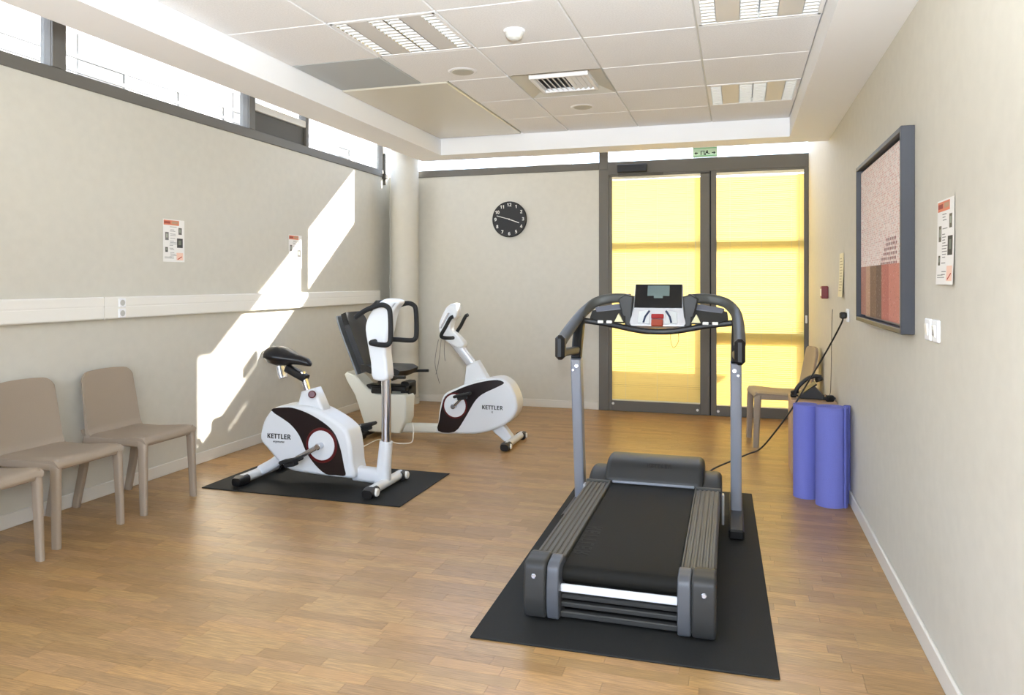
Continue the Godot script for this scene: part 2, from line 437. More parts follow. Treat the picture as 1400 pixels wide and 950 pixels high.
func build_windows():
	# window_1: strip window over the left wall
	var w := setting("window_1", "strip window with grey frame above the long wall", "window")
	var st := mb()
	bx2(st, Vector3(XL - 0.08, 2.62, -7.86), Vector3(XL + 0.012, 2.70, ZF), 0.004)
	obj("sill_rail", st, MT.grey_frame, w)
	st = mb(); bx2(st, Vector3(XL - 0.08, 3.24, -7.86), Vector3(XL + 0.012, 3.31, ZF), 0.004)
	obj("head_rail", st, MT.grey_frame, w)
	var ms := [-7.84, -6.235, -5.38, -3.505, -1.62, 0.25, 1.46]
	var wid := [0.05, 0.05, 0.10, 0.11, 0.1, 0.1, 0.06]
	for i in ms.size():
		st = mb(); bx2(st, Vector3(XL - 0.08, 2.70, ms[i] - wid[i] / 2), Vector3(XL + 0.005, 3.24, ms[i] + wid[i] / 2), 0.004)
		if i in [2, 3]:
			bx2(st, Vector3(XL + 0.005, 2.70, ms[i] - wid[i] * 0.08), Vector3(XL + 0.02, 3.24, ms[i] + wid[i] / 2), 0.003)
		obj("mullion", st, MT.grey_frame, w)
	for i in ms.size() - 1:
		if i == 1: continue
		st = mb(); bx2(st, Vector3(XL - 0.05, 2.69, ms[i]), Vector3(XL - 0.044, 3.25, ms[i + 1]), 0)
		obj("pane", st, MT.glass, w)
	# the bay with an opaque lower panel, a beam and glass above
	st = mb(); bx2(st, Vector3(XL - 0.06, 2.69, ms[1]), Vector3(XL - 0.02, 2.875, ms[2]), 0.004)
	obj("infill_panel", st, MT.grey_dark, w)
	st = mb(); bx2(st, Vector3(XL - 0.07, 2.875, ms[1]), Vector3(XL + 0.0, 2.94, ms[2]), 0.004)
	obj("transom", st, MT.skirting, w)
	st = mb(); bx2(st, Vector3(XL - 0.05, 2.93, ms[1]), Vector3(XL - 0.044, 3.25, ms[2]), 0)
	obj("pane", st, MT.glass, w)
	st = mb()
	bx2(st, Vector3(XL + 0.0, 2.53, -7.85), Vector3(XL + 0.03, 2.90, -7.83), 0.003)
	bx2(st, Vector3(XL + 0.0, 2.60, -7.87), Vector3(XL + 0.045, 2.66, -7.80), 0.003)
	obj("opening_rod", st, MT.grey_dark, w)
	# window_2: strip window over the end wall
	w = setting("window_2", "strip window with grey frame above the clock wall", "window")
	st = mb(); bx2(st, Vector3(-3.60, 2.62, ZB - 0.06), Vector3(-1.445, 2.70, ZB + 0.012), 0.004)
	obj("sill_rail", st, MT.grey_frame, w)
	st = mb(); bx2(st, Vector3(XL, 2.62, ZB - 0.06), Vector3(-3.60, 2.66, ZB - 0.005), 0.004)
	obj("sill_filler", st, MT.wall, w)
	st = mb(); bx2(st, Vector3(-1.445, 2.62, ZB - 0.06), Vector3(-1.345, 3.44, ZB + 0.01), 0.004)
	obj("mullion", st, MT.grey_frame, w)
	for x in [[XL, -1.445], [-1.345, XR]]:
		st = mb(); bx2(st, Vector3(x[0], 2.67, ZB - 0.04), Vector3(x[1], 3.44, ZB - 0.034), 0)
		obj("pane", st, MT.glass, w)
	# window_3: the wide window behind the camera that fills the room with even daylight
	w = setting("window_3", "wide daylight window with grey frame opposite the clock wall", "window")
	for y in [[0.75, 0.82], [2.55, 2.62]]:
		st = mb(); bx2(st, Vector3(-3.6, y[0], ZF), Vector3(0.3, y[1], ZF + 0.08), 0.004); obj("rail", st, MT.grey_frame, w)
	for k in 4:
		st = mb(); bx2(st, Vector3(-3.6 + 1.275 * k, 0.82, ZF), Vector3(-3.6 + 1.275 * k + 0.075, 2.55, ZF + 0.08), 0.004); obj("mullion", st, MT.grey_frame, w)
		if k < 3:
			st = mb(); bx2(st, Vector3(-3.53 + 1.275 * k, 0.81, ZF + 0.04), Vector3(-2.32 + 1.275 * k, 2.56, ZF + 0.046), 0); obj("pane", st, MT.glass, w)
	# door_1: the glazed door and its fixed side light
	var d := setting("door_1", "grey framed glazed double door with sunlit yellow blinds", "door")
	var fr := [["head", Vector3(-1.345, 2.56, ZB - 0.06), Vector3(XR, 2.70, ZB + 0.012)],
		["jamb", Vector3(-1.445, 0.0, ZB - 0.06), Vector3(-1.335, 2.62, ZB + 0.012)],
		["jamb", Vector3(0.645, 0.0, ZB - 0.06), Vector3(XR, 2.56, ZB + 0.012)],
		["stile", Vector3(-1.335, 0.0, ZB - 0.05), Vector3(-1.302, 2.55, ZB + 0.006)],
		["stile", Vector3(-0.372, 0.0, ZB - 0.05), Vector3(-0.275, 2.55, ZB + 0.006)],
		["stile", Vector3(-0.262, 0.0, ZB - 0.06), Vector3(-0.208, 2.56, ZB + 0.012)],
		["rail", Vector3(-1.302, 0.0, ZB - 0.05), Vector3(-0.372, 0.115, ZB + 0.006)],
		["rail", Vector3(-1.302, 1.75, ZB - 0.055), Vector3(-0.372, 1.83, ZB - 0.019)],
		["rail", Vector3(-1.335, 2.53, ZB - 0.05), Vector3(-0.275, 2.562, ZB + 0.006)],
		["rail", Vector3(-0.208, 2.535, ZB - 0.05), Vector3(0.645, 2.562, ZB + 0.006)],
		["rail", Vector3(-0.208, 0.0, ZB - 0.06), Vector3(0.645, 0.105, ZB + 0.012)],
		["rail", Vector3(-0.208, 1.75, ZB - 0.055), Vector3(0.645, 1.83, ZB - 0.019)],
		["rail", Vector3(-0.208, 0.78, ZB - 0.055), Vector3(0.645, 0.88, ZB - 0.019)]]
	for a in fr:
		st = mb(); bx2(st, a[1], a[2], 0.004)
		obj(a[0], st, MT.grey_frame, d)
	st = mb(); bx2(st, Vector3(-0.275, 0.0, ZB - 0.05), Vector3(-0.262, 2.56, ZB - 0.01), 0)
	obj("seal", st, MT.black_matt, d)
	for x in [[-1.302, -0.372], [-0.208, 0.645]]:
		for y in [[0.1, 1.76], [1.82, 2.56]]:
			st = mb(); bx2(st, Vector3(x[0], y[0], ZB - 0.044), Vector3(x[1], y[1], ZB - 0.038), 0)
			obj("pane", st, MT.glass, d)
	st = mb(); bx2(st, Vector3(0.655, 0.98, ZB + 0.012), Vector3(0.675, 1.06, ZB + 0.03), 0.004)
	obj("latch", st, MT.trunk, d)
	var sl := mb()
	for p in [Vector3(-1.29, 0.08, ZB + 0.006), Vector3(-0.40, 0.05, ZB + 0.006), Vector3(-0.19, 0.05, ZB + 0.012)]:
		disc(sl, p, Vector3(0, 0, 1), 0.014, 0.006, 12)
	obj("screw_cover", sl, MT.trunk, d)
	# door closer
	var c := thing("door_closer", "dark door closer mounted on the head of the glazed door", "door closer", Vector3(-1.08, 2.61, ZB + 0.012))
	st = mb(); bx2(st, Vector3(-0.16, -0.035, 0), Vector3(0.16, 0.05, 0.05), 0.006); obj("body", st, MT.black, c)
	st = mb(); bx2(st, Vector3(-0.15, -0.075, 0.012), Vector3(0.33, -0.045, 0.03), 0.003); obj("arm", st, MT.grey_dark, c)

func build_ceiling():
	var c := setting("ceiling", "white hung ceiling of square tiles inside a dropped border", "ceiling")
	var st := mb()
	var y0 := 2.515; var y1 := 2.80
	var zf := 0.25
	var xs := []
	for i in 6: xs.append(-2.5 + 0.577 * i)
	bx2(st, Vector3(-2.80, y0, -6.33), Vector3(-2.5, y1, zf + 0.3), 0)
	bx2(st, Vector3(xs[5], y0, -6.33), Vector3(XR, y1, zf + 0.3), 0)
	bx2(st, Vector3(-2.5, y0, -6.33), Vector3(xs[5], y1, -6.05), 0)
	bx2(st, Vector3(-2.5, y0, zf), Vector3(xs[5], y1, zf + 0.3), 0)
	obj("border", st, MT.white, c)
	st = mb(); bx2(st, Vector3(-2.5, 2.70, -6.05), Vector3(xs[5], 2.80, zf), 0)
	obj("backing", st, MT.white, c)
	# grid bars, a little above the face of the tiles
	var pz := (zf + 6.05) / 11.0
	for i in range(1, 5):
		st = mb(); bx2(st, Vector3(xs[i] - 0.012, 2.668, -6.05), Vector3(xs[i] + 0.012, 2.70, zf), 0)
		obj("grid_bar", st, MT.grid, c)
	for k in range(1, 11):
		st = mb(); bx2(st, Vector3(-2.5, 2.669, -6.05 + pz * k - 0.012), Vector3(xs[5], 2.699, -6.05 + pz * k + 0.012), 0)
		obj("grid_bar", st, MT.grid, c)
	var t := mb(); bx(t, Vector3.ZERO, Vector3(0.577 - 0.009, 0.02, pz - 0.007), 0.003)
	var tm := t.commit()
	for k in 11:
		for i in 5:
			if (i == 4 and k in [1, 4, 7, 10]) or (i == 1 and k in [4, 7, 10]) or (i == 2 and k == 2) or (i == 0 and k <= 2) or (i == 1 and k <= 2): continue
			var o := MeshInstance3D.new(); o.mesh = tm; o.name = "tile"; c.add_child(o, true)
			o.material_override = MT.tile_grey if i == 0 and k == 3 else MT.tile
			o.position = Vector3(xs[i] + 0.2885, 2.67, -6.05 + pz * (k + 0.5))
			if i == 0 and k == 3: o.set_meta("label", "grey ceiling tile")
	# narrower tiles beside the wide metal hatch
	for k in 3:
		st = mb(); bx2(st, Vector3(-1.74, 2.66, -6.05 + pz * k + 0.003), Vector3(xs[2] - 0.004, 2.68, -6.05 + pz * (k + 1) - 0.003), 0.003)
		obj("tile", st, MT.tile, c)
	st = mb(); bx2(st, Vector3(-2.495, 2.652, -6.0), Vector3(-1.75, 2.68, -6.05 + pz * 3 - 0.006), 0.004)
	var hp := obj("hatch_panel", st, MT.panel_beige, c); hp.set_meta("label", "glossy beige metal hatch panel")

func plank_mesh(len: float, wid: float, tone: Color, uo: Vector2) -> ArrayMesh:
	var st := mb(); plank_into(st, Vector3.ZERO, len, wid, tone, uo); return st.commit()
func plank_into(st: SurfaceTool, at: Vector3, len: float, wid: float, tone: Color, uo: Vector2):
	st.set_color(tone)
	var hx := len / 2 - 0.0002; var hz := wid / 2 - 0.0002; var b := 0.0003
	var uv := func(p: Vector3) -> Vector2: return Vector2((p.x - at.x) / 1.2, (p.z - at.z) / 0.4) + uo
	var T := [Vector3(-hx + b, 0, -hz + b), Vector3(hx - b, 0, -hz + b), Vector3(hx - b, 0, hz - b), Vector3(-hx + b, 0, hz - b)]
	var L := [Vector3(-hx, -0.004, -hz), Vector3(hx, -0.004, -hz), Vector3(hx, -0.004, hz), Vector3(-hx, -0.004, hz)]
	for i in 4: T[i] += at; L[i] += at
	face(st, T, Vector3.UP, [uv.call(T[0]), uv.call(T[1]), uv.call(T[2]), uv.call(T[3])])
	var ns := [Vector3(0, 0, -1), Vector3(1, 0, 0), Vector3(0, 0, 1), Vector3(-1, 0, 0)]
	for i in 4:
		var j := (i + 1) % 4
		face(st, [T[i], T[j], L[j], L[i]], ns[i], [uv.call(T[i]), uv.call(T[j]), uv.call(L[j]), uv.call(L[i])])

func build_floor():
	var f := setting("floor", "light oak strip floor with staggered boards", "floor")
	var st := mb(); bx2(st, Vector3(XL, -0.12, ZB - 0.06), Vector3(XR, -0.004, ZF), 0)
	obj("underlay", st, mat(Color(0.42, 0.31, 0.2), 0.7), f)
	var wm := mat(Color(1, 1, 1), 0.36, 0, 0.5); wm.vertex_color_use_as_albedo = true
	wm.albedo_texture = noise_tex(1024, 512, 9, 70, 0.66, 1.06, 5, 5)
	wm.roughness = 0.34
	var base := Color(0.765, 0.605, 0.40)
	var tones := []
	for k in 7:
		var v := 0.93 + 0.02 * k
		var c := Color(base.r * v, base.g * v * (0.985 + 0.01 * (k % 3)), base.b * v * (0.96 + 0.03 * ((k * 2) % 3)))
		tones.append(c.srgb_to_linear())
	var lens := [0.27, 0.36, 0.47]
	var meshes := {}
	for l in 3:
		for t in 7: meshes[Vector2i(l, t)] = plank_mesh(lens[l], 0.065, tones[t], Vector2(rng.randf(), rng.randf()))
	var all := []
	var z := ZB - 0.02; var sn := sin(atan(308.0 / 1010.0)); var cs := cos(atan(308.0 / 1010.0))
	while z < ZF - 0.03:
		var x := XL - rng.randf() * 0.3
		while x < XR:
			var l := rng.randi() % 3; var t := rng.randi() % 7
			var x1: float = x + lens[l]
			var a := maxf(x, XL); var b := minf(x1, XR)
			if b - a > 0.01:
				var full: bool = a == x and b == x1
				var cx := (a + b) / 2; var zc := z + 0.0325
				var dd := -sn * cx - cs * zc; var px := 700 + 1010 * (cs * cx - sn * zc) / dd; var py := 385 + 1010 * 1.4 / dd
				var seen: bool = dd > 1.0 and px > 20 and px < 1380 and py < 940 and full
				if cx > -1.03 and cx < 0.12 and zc > -5.1 and zc < -2.74: seen = false
				if cx > -3.4 and cx < -2.0 and zc > -5.0 and zc < -4.2: seen = false
				all.append([dd if seen else 100.0 + absf(dd), cx, zc, b - a, l, t])
			x = x1
		z += 0.065
	all.sort_custom(func(p, q): return p[0] < q[0])
	var rest := mb()
	for i in all.size():
		var p = all[i]
		if i < 300 and p[0] < 100.0:
			var o := MeshInstance3D.new(); o.mesh = meshes[Vector2i(p[4], p[5])]; o.material_override = wm
			o.name = "plank"; f.add_child(o, true); o.position = Vector3(p[1], 0, p[2])
		else:
			plank_into(rest, Vector3(p[1], 0, p[2]), p[3], 0.065, tones[p[5]], Vector2(rng.randf(), rng.randf()))
	var r := obj("plank_field", rest, wm, f); r.set_meta("kind", "stuff")

func build_outside():
	var st := mb(); bx2(st, Vector3(-40, -0.4, -40), Vector3(30, -0.14, 25), 0)
	var pav = triplanar(mat(Color(0.66, 0.56, 0.44), 0.9), noise_tex(256, 256, 20, 20, 0.85, 1.0, 31), 3.0)
	struct("ground", st, pav, "pale paved ground outside the glazed door", "ground")
	var wh := mat(Color(0.88, 0.87, 0.84), 0.8)
	var p := thing("porch_pillar", "white square pillar outside the strip window beside the door", "pillar", Vector3(-2.14, -0.14, -8.7))
	st = mb(); bx2(st, Vector3(-0.22, 0, -0.1), Vector3(0.22, 6.0, 0.1), 0.01); obj("shaft", st, wh, p)
	st = mb(); bx2(st, Vector3(-0.26, 0, -0.14), Vector3(0.26, 0.12, 0.14), 0.01); obj("plinth", st, wh, p)
	var clay = triplanar(mat(Color(0.62, 0.44, 0.27), 0.9), noise_tex(128, 128, 14, 14, 0.8, 1.0, 33), 1.2)
	var q := thing("planter_wall", "low terracotta planter wall outside the door leaf", "planter", Vector3(-0.32, -0.14, -9.05))
	st = mb(); bx2(st, Vector3(-1.38, 0, -0.15), Vector3(1.37, 1.20, 0.15), 0.01); obj("box", st, clay, q)
	st = mb(); bx2(st, Vector3(-1.42, 1.20, -0.19), Vector3(1.41, 1.25, 0.19), 0.01); obj("coping", st, clay, q)
	# the white building across the yard, seen through the strip window
	var b := thing("neighbour_building", "white building with balcony railings beyond the strip window", "building", Vector3(-17, -0.14, -11))
	st = mb(); bx2(st, Vector3(-6, 0, -22), Vector3(0, 9.6, 14), 0); obj("facade", st, wh, b)
	var rm := mat(Color(0.16, 0.16, 0.15), 0.6)
	for k in 3:
		st = mb(); bx2(st, Vector3(0, 3.0 * k + 2.9, -21), Vector3(1.3, 3.0 * k + 3.1, 13), 0.01); obj("balcony_slab", st, wh, b)
		st = mb()
		for y in [0.35, 0.7, 1.05]: bx2(st, Vector3(1.20, 3.0 * k + 3.1 + y - 0.05, -21), Vector3(1.28, 3.0 * k + 3.1 + y + 0.05, 13), 0)
		for i in 18: bx2(st, Vector3(1.21, 3.0 * k + 3.1, -21 + i * 2.0 - 0.06), Vector3(1.27, 3.0 * k + 4.15, -21 + i * 2.0 + 0.06), 0)
		obj("railing", st, rm, b)
		for i in 5:
			st = mb(); bx2(st, Vector3(-0.02, 3.0 * k + 3.1, -19 + i * 6.4), Vector3(0.03, 3.0 * k + 5.2, -17.4 + i * 6.4), 0.01)
			obj("window", st, rm, b)

func build_blinds():
	var sm := mat(Color(0.97, 0.88, 0.55), 0.55); sm.backlight = Color(0.66, 0.585, 0.36); sm.backlight_enabled = true
	var rail := mat(Color(0.90, 0.86, 0.74), 0.5)
	var cord := mat(Color(0.85, 0.82, 0.70), 0.8)
	for a in [[-1.303, -0.371, 0.112, "yellow venetian blind on the door leaf under the closer"], [-0.2085, 0.6455, 0.102, "yellow venetian blind on the side light next to the picture wall"]]:
		var w: float = a[1] - a[0]
		var b := thing("venetian_blind", a[3], "blind", Vector3((a[0] + a[1]) / 2, a[2], ZB - 0.003), 0.0, "blinds on the glazed door")
		var hgt: float = 2.536 - a[2]
		var st := mb(); bx2(st, Vector3(-w / 2, hgt - 0.028, -0.012), Vector3(w / 2, hgt, 0.012), 0.002); obj("head_rail", st, rail, b)
		st = mb(); bx2(st, Vector3(-w / 2 + 0.004, 0.0, -0.009), Vector3(w / 2 - 0.004, 0.014, 0.009), 0.002); obj("bottom_rail", st, rail, b)
		st = mb()
		var n := int((hgt - 0.04) / 0.0205)
		for i in n:
			var y := 0.020 + i * 0.0205
			var tl := deg_to_rad(55.0 + 14.0 * rng.randf())
			# outer edge low, inner edge high; slightly crowned
			var dy := sin(tl) * 0.0125; var dz := cos(tl) * 0.0125
			var p0 := Vector3(0, y - dy, -dz); var p1 := Vector3(0, y + dz * 0.12, 0.0 - dy * 0.12); var p2 := Vector3(0, y + dy, dz)
			var hx := Vector3(w / 2 - 0.001, 0, 0)
			for q in [[p0, p1], [p1, p2]]:
				var nn := Vector3(0, -(q[1].z - q[0].z), q[1].y - q[0].y).normalized()
				face(st, [q[0] - hx, q[0] + hx, q[1] + hx, q[1] - hx], nn)
		var s := obj("slats", st, sm, b); s.set_meta("kind", "stuff")
		for x in [-w * 0.34, w * 0.02, w * 0.36]:
			st = mb(); tube(st, [Vector3(x, 0.01, 0.011), Vector3(x, hgt - 0.02, 0.011)], 0.0012, 6); obj("ladder_cord", st, cord, b)
		st = mb(); tube(st, [Vector3(w / 2 - 0.05, hgt - 0.03, 0.02), Vector3(w / 2 - 0.05, hgt - 1.25, 0.022)], 0.003, 8); obj("tilt_wand", st, cord, b)

func build_treadmill():
	# rubber mat under it
	var m := thing("floor_mat", "large black rubber mat lying under the treadmill", "mat", Vector3(-0.457, 0.0, -3.915), deg_to_rad(1.3))
	var st := mb(); bx2(st, Vector3(-0.575, 0, -1.175), Vector3(0.575, 0.008, 1.175), 0.003); obj("sheet", st, MT.rubber, m)
	var t := thing("treadmill", "black folding treadmill with grey uprights on the large mat", "treadmill", Vector3(-0.46, 0.008, -2.93), deg_to_rad(0.4))
	var side := Transform3D(Basis(Vector3(0, 0, 1), Vector3(0, 1, 0), Vector3(1, 0, 0)), Vector3.ZERO)   # outline in z and y, depth along x
	# chassis under the deck
	st = mb(); bx2(st, Vector3(-0.27, 0.05, -1.74), Vector3(0.27, 0.18, -0.14), 0.01)
	bx2(st, Vector3(-0.36, 0.07, -1.36), Vector3(0.36, 0.17, -0.13), 0.01)
	obj("chassis", st, MT.black_matt, t)
	# belt running over the rear roller
	var prof := [Vector2(-1.47, 0.207), Vector2(-1.2, 0.207), Vector2(-0.9, 0.207), Vector2(-0.6, 0.207), Vector2(-0.3, 0.207), Vector2(-0.13, 0.207)]
	for k in 9:
		var a := PI / 2 - k * PI / 9
		prof.append(Vector2(-0.105 + cos(a) * 0.036, 0.171 + sin(a) * 0.036))
	var grid := []
	for p in prof: grid.append([Vector3(0.235, p.y, p.x), Vector3(0, p.y, p.x), Vector3(-0.235, p.y, p.x)])
	for r in grid: r.reverse()
	st = mb(); sheet(st, grid, 0.003); var belt := obj("running_belt", st, MT.belt, t)
	var ink := mat(Color(0.155, 0.15, 0.14), 0.7, 0, 0.3)
	word("print", "KETTLER", "Droid Sans", true, 0.07, 0.001, ink, belt, Transform3D(Basis(Vector3(0, 0, 1), Vector3(-1, 0, 0), Vector3(0, 1, 0)) , Vector3(-0.19, 0.2075, -0.42)))
	for s in [-1.0, 1.0]:
		# ribbed foot rail
		st = mb(); bx2(st, Vector3(s * 0.243, 0.13, -1.37), Vector3(s * 0.378, 0.214, -0.13), 0.008)
		for k in 5: bx2(st, Vector3(s * (0.262 + 0.024 * k), 0.21, -1.365), Vector3(s * (0.276 + 0.024 * k), 0.2185, -0.135), 0.003)
		bx2(st, Vector3(s * 0.240, 0.19, -1.40), Vector3(s * 0.250, 0.221, -0.13), 0.003)
		obj("foot_rail", st, MT.rail, t)
		# rear end cap
		st = mb()
		extrude(st, cr([Vector2(-0.15, 0.225), Vector2(-0.06, 0.243), Vector2(-0.01, 0.235), Vector2(0.004, 0.20), Vector2(0.012, 0.10), Vector2(0.0, 0.03), Vector2(-0.03, 0.01), Vector2(-0.15, 0.03)], 4, true), minf(s * 0.290, s * 0.382), maxf(s * 0.290, s * 0.382), 0.012, side)
		var cap := obj("end_cap", st, MT.plastic_grey, t)
		st = mb()
		extrude(st, cr([Vector2(-0.14, 0.222), Vector2(-0.06, 0.238), Vector2(-0.02, 0.228), Vector2(-0.006, 0.20), Vector2(0.004, 0.10), Vector2(-0.006, 0.03), Vector2(-0.03, 0.008), Vector2(-0.14, 0.02)], 4, true), minf(s * 0.236, s * 0.288), maxf(s * 0.236, s * 0.288), 0.008, side)
		obj("inner_cap", st, mat(Color(0.33, 0.34, 0.36), 0.4), cap)
		st = mb(); disc(st, Vector3(s * 0.338, 0.185, 0.0), Vector3(0, 0.1, 1), 0.011, 0.012, 12, 0.003); obj("bolt", st, MT.chrome, cap)
		# uprights
		st = mb(); sweep(st, [Vector3(s * 0.465, 0.05, -1.62), Vector3(s * 0.463, 0.93, -1.475)], rounded_rect(0.062, 0.085, 0.012), Vector3(0, 0, 1))
		var up := obj("upright", st, MT.post, t)
		st = mb(); disc(st, Vector3(s * 0.455, 0.885, -1.44), Vector3(0, 0.1, 1), 0.012, 0.008, 12, 0.002); disc(st, Vector3(s * 0.475, 0.86, -1.437), Vector3(0, 0.1, 1), 0.008, 0.008, 12, 0.002)
		obj("bolt", st, MT.chrome, up)
		st = mb(); bx2(st, Vector3(s * 0.425, 0.0, -1.98), Vector3(s * 0.505, 0.055, -1.22), 0.01); obj("base_foot", st, MT.black, t)
		st = mb(); bx2(st, Vector3(s * 0.386, 0.03, -1.40), Vector3(s * 0.40, 0.20, -1.36), 0.003); obj("strut", st, MT.silver, t)
		# hood shoulders
		st = mb()
		extrude(st, cr([Vector2(-1.40, 0.19), Vector2(-1.44, 0.225), Vector2(-1.55, 0.26), Vector2(-1.68, 0.25), Vector2(-1.75, 0.18), Vector2(-1.75, 0.08), Vector2(-1.55, 0.07), Vector2(-1.41, 0.10)], 4, true), minf(s * 0.265, s * 0.385), maxf(s * 0.265, s * 0.385), 0.03, side)
		obj("hood_shoulder", st, MT.plastic_grey, t)
		st = mb(); bx2(st, Vector3(s * 0.24, 0.205, -1.405), Vector3(s * 0.385, 0.224, -1.385), 0.003); obj("trim_strip", st, MT.plastic_olive, t)
		# arm with grip: from the console outwards, down and back to the end cap, then forward to the upright
		var top := cr([Vector3(s * 0.185, 1.285, -1.80), Vector3(s * 0.30, 1.285, -1.84), Vector3(s * 0.40, 1.262, -1.83), Vector3(s * 0.455, 1.215, -1.76), Vector3(s * 0.475, 1.165, -1.58), Vector3(s * 0.480, 1.105, -1.33), Vector3(s * 0.480, 1.055, -1.13)], 5)
		var sc := []
		for k in top.size(): sc.append(Vector2(1.0, 1.0))
		st = mb(); sweep(st, top, rounded_rect(0.052, 0.062, 0.02), Vector3.UP, sc)
		var arm := obj("arm", st, MT.plastic_olive, t)
		st = mb(); sweep(st, [Vector3(s * 0.478, 0.992, -1.12), Vector3(s * 0.472, 0.985, -1.3), Vector3(s * 0.465, 0.975, -1.49)], rounded_rect(0.05, 0.045, 0.015), Vector3.UP)
		obj("lower_bar", st, MT.plastic_olive, arm)
		st = mb(); sweep(st, [Vector3(s * 0.463, 0.925, -1.475), Vector3(s * 0.465, 1.02, -1.52), Vector3(s * 0.47, 1.155, -1.62)], rounded_rect(0.058, 0.075, 0.015), Vector3(0, 0, 1)); obj("upper_post", st, MT.black, arm)
		st = mb(); bx2(st, Vector3(s * 0.453, 0.955, -1.15), Vector3(s * 0.508, 1.093, -1.085), 0.018); obj("grip_end", st, MT.black, arm)
		st = mb(); var ck := []
		for p in [Vector2(0.150, 1.30), Vector2(0.20, 1.315), Vector2(0.245, 1.285), Vector2(0.225, 1.20), Vector2(0.195, 1.10), Vector2(0.160, 1.095), Vector2(0.158, 1.20)]: ck.append(Vector2(s * p.x, p.y))
		extrude(st, ck, -1.80, -1.70, 0.012); obj("console_cheek", st, MT.plastic_grey, t)
		# tray between console and arm
		st = mb()
		var tr := []
		for p in [Vector2(0.19, 0.155), Vector2(0.30, 0.14), Vector2(0.415, 0.10), Vector2(0.42, 0.03), Vector2(0.36, 0.005), Vector2(0.20, 0.0)]: tr.append(Vector2(p.x * s, p.y))
		extrude(st, tr, -0.02, 0.0, 0.004, Transform3D(Basis(Vector3.RIGHT, deg_to_rad(-50)), Vector3(0, 1.145, -1.66)))
		var tray := obj("tray", st, MT.plastic_grey, t)
		st = mb(); bx(st, Vector3(s * 0.31, 1.22, -1.755), Vector3(0.17, 0.05, 0.02), 0.006, Basis(Vector3.RIGHT, deg_to_rad(-40)) * Basis(Vector3.BACK, -s * 0.2)); obj("insert", st, mat(Color(0.42, 0.43, 0.47), 0.35), tray)
		for k in 2:
			st = mb(); bx(st, Vector3(s * (0.29 + 0.055 * k), 1.142, -1.640), Vector3(0.035, 0.018, 0.012), 0.003); obj("button", st, MT.trunk, tray)
		st = mb(); extrude(st, [Vector2(s * 0.205, 1.142), Vector2(s * 0.262, 1.142), Vector2(s * 0.235, 1.195)], -1.690, -1.655, 0.003); obj("cup_wedge", st, mat(Color(0.86, 0.84, 0.66), 0.5), tray)
	# rear cross bars between the caps
	st = mb(); bx2(st, Vector3(-0.237, 0.117, -0.055), Vector3(0.237, 0.147, -0.035), 0.004); obj("rear_bar", st, mat(Color(0.93, 0.94, 0.96), 0.35), t)
	for a in [[0.084, 0.104, -0.05], [0.052, 0.072, -0.045], [0.014, 0.038, -0.035]]:
		st = mb(); bx2(st, Vector3(-0.237, a[0], a[2] - 0.03), Vector3(0.237, a[1], a[2]), 0.004); obj("rear_slat", st, MT.plastic_grey, t)
	# motor hood
	st = mb()
	extrude(st, cr([Vector2(-1.415, 0.20), Vector2(-1.44, 0.255), Vector2(-1.50, 0.312), Vector2(-1.60, 0.335), Vector2(-1.70, 0.325), Vector2(-1.77, 0.27), Vector2(-1.79, 0.15), Vector2(-1.77, 0.06), Vector2(-1.60, 0.05), Vector2(-1.43, 0.06)], 5, true), -0.285, 0.285, 0.035, side)
	var hood := obj("motor_hood", st, MT.plastic_grey, t)
	word("lettering", "KETTLER", "Droid Sans", true, 0.026, 0.002, MT.black, hood, Transform3D(Basis(Vector3.RIGHT, deg_to_rad(-58)), Vector3(0.03, 0.305, -1.487)))
	st = mb(); bx2(st, Vector3(-0.235, 0.208, -1.418), Vector3(0.235, 0.222, -1.405), 0.003); obj("trim_strip", st, MT.post, hood)
	# console
	var tilt := Basis(Vector3.RIGHT, deg_to_rad(-24))
	var cx := Transform3D(tilt, Vector3(0, 1.118, -1.68))
	st = mb(); extrude(st, [Vector2(-0.148, 0.285), Vector2(0.148, 0.285), Vector2(0.155, 0.12), Vector2(0.172, 0.02), Vector2(0.160, 0.0), Vector2(-0.160, 0.0), Vector2(-0.172, 0.02), Vector2(-0.155, 0.12)], -0.045, 0.0, 0.006, cx)
	var con := obj("console", st, MT.silver, t)
	st = mb(); extrude(st, [Vector2(-0.143, 0.279), Vector2(0.143, 0.279), Vector2(0.147, 0.12), Vector2(-0.147, 0.12)], 0.0, 0.004, 0.0, cx); var dp := obj("display", st, mat(Color(0.05, 0.055, 0.06), 0.15), con)
	st = mb(); extrude(st, [Vector2(-0.068, 0.27), Vector2(0.068, 0.27), Vector2(0.068, 0.20), Vector2(0.028, 0.20), Vector2(0.028, 0.185), Vector2(-0.028, 0.185), Vector2(-0.028, 0.20), Vector2(-0.068, 0.20)], 0.004, 0.006, 0.0, cx); obj("screen", st, MT.screen, dp)
	for s in [-1.0, 1.0]:
		st = mb(); extrude(st, [Vector2(s * 0.05, 0.105), Vector2(s * 0.115, 0.095), Vector2(s * 0.12, 0.02), Vector2(s * 0.05, 0.015)], 0.0, 0.005, 0.001, cx); obj("keypad", st, mat(Color(0.80, 0.81, 0.80), 0.4), con)
		st = mb(); sweep(st, [cx * Vector3(s * 0.05, 0.10, 0.006), cx * Vector3(s * 0.075, 0.06, 0.006), cx * Vector3(s * 0.085, 0.02, 0.006)], rounded_rect(0.012, 0.006, 0.002), Vector3.BACK); obj("key_strip", st, mat(Color(0.10, 0.16, 0.28), 0.4), con)
	st = mb(); bx(st, cx * Vector3(0, 0.062, 0.008), Vector3(0.075, 0.03, 0.016), 0.004, tilt); obj("safety_key", st, MT.red, con)
